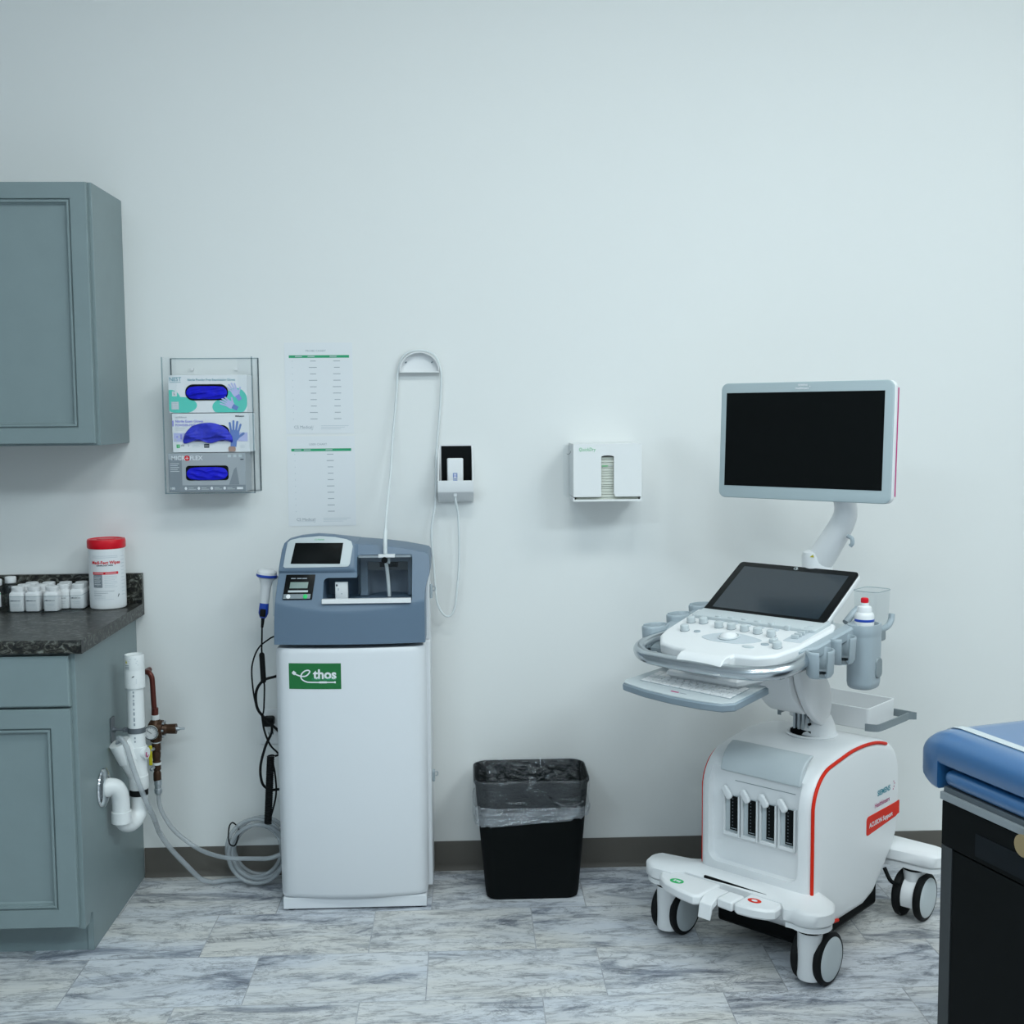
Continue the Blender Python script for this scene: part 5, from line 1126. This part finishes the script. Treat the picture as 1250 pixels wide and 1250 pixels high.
b = MB()      # cushion: cross-section rounded at the left long edge, dropping round the far end
def cush(y, zt, zb, r, dx=0):
    pts = [(TW - .03 + dx * -1, zb)] + [(TW + .010 - .03 + .03 * math.sin(i * PI / 10) - dx, zb + .03 - .03 * math.cos(i * PI / 10)) for i in range(1, 5)]
    pts = []
    for i in range(9): a = i * PI / 16; pts.append((TW + .005 - dx - r + r * math.cos(a), zt - r * .75 + r * .75 * math.sin(a)))
    for i in range(9): a = PI / 2 + i * PI / 16; pts.append((-.002 + dx + r + r * math.cos(a), zt - r * .75 + r * .75 * math.sin(a)))
    pts.append((-.002 + dx, zb + .006)); pts.append((.003 + dx, zb)); pts.append((TW + .0 - dx, zb)); pts.append((TW + .005 - dx, zb + .006))
    return [(x, y, z) for x, z in pts]
zt = .842
b.loft([cush(-TL, zt, .777, .05), cush(.012, zt, .777, .05)], 'blue', c1=False)
b.loft([cush(.012, zt, .7225, .05), cush(.020, zt - .0005, .7225, .05), cush(.038, zt - .003, .7235, .05, .002), cush(.052, zt - .009, .729, .045, .004), cush(.064, zt - .018, .737, .040, .006), cush(.071, zt - .030, .744, .03, .010), cush(.0735, zt - .045, .756, .02, .016)], 'blue'); b.build('cushion', ET, angle=50)
b = MB(); b.loft([[(x, y, z) for y, z in ((.066, zt - .0185), (.055, zt - .0095), (.040, zt - .002), (.020, zt + .001), (-TL, zt + .001), (-TL, zt + .002), (.020, zt + .0022), (.041, zt - .0005), (.057, zt - .008), (.069, zt - .0175))] for x in (.060, .083)], 'lgrey'); b.build('paper_strap', ET)

# ------------------------------------------------------------------ light and camera
def area(x, y, e, col, sx=1.2, sy=.6):
    l = bpy.data.lights.new('ceiling_light', 'AREA'); l.shape = 'RECTANGLE'; l.size = sx; l.size_y = sy; l.energy = e; l.color = col
    o = bpy.data.objects.new('ceiling_light', l); COL.objects.link(o); o.location = (x, y, ZC - .02); return o
COOL = (.74, .92, 1.0); WARM = (.90, .97, .95); MID = (.80, .945, 1.0)
area(.10, -2.05, 68, WARM, 1.1, .5); area(2.2, -1.95, 64, WARM, 1.1, .5); area(-1.6, -4.4, 140, COOL, 1.1, .5); area(.5, -4.0, 95, MID, 1.1, .5); area(2.25, -3.6, 165, MID, 1.1, .5)
w = bpy.data.worlds.new('world'); SC.world = w; w.use_nodes = True
w.node_tree.nodes['Background'].inputs[0].default_value = (.5, .6, .65, 1); w.node_tree.nodes['Background'].inputs[1].default_value = .3

cd = bpy.data.cameras.new('camera'); cam = bpy.data.objects.new('camera', cd); COL.objects.link(cam); SC.camera = cam
f, D, H, p, y, r = 1448.95418, 3.85063, 1.523196, .0849598, .0386606, -.0082304
fw = Vector((math.sin(y) * math.cos(p), math.cos(y) * math.cos(p), -math.sin(p))); rt = Vector((math.cos(y), -math.sin(y), 0)); up = rt.cross(fw)
Rv = rt * math.cos(r) + up * math.sin(r); Uv = -rt * math.sin(r) + up * math.cos(r)
cam.matrix_world = Matrix(((Rv.x, Uv.x, -fw.x, 0), (Rv.y, Uv.y, -fw.y, -D), (Rv.z, Uv.z, -fw.z, H), (0, 0, 0, 1)))
cd.sensor_width = 36; cd.sensor_fit = 'HORIZONTAL'; cd.lens = f / 1250 * 36; cd.clip_start = .05; cd.clip_end = 40
SC.view_settings.view_transform = 'Standard'; SC.view_settings.look = 'None'; SC.view_settings.gamma = 1.0
SC.view_settings.exposure = -1.44; SC.view_settings.use_curve_mapping = False
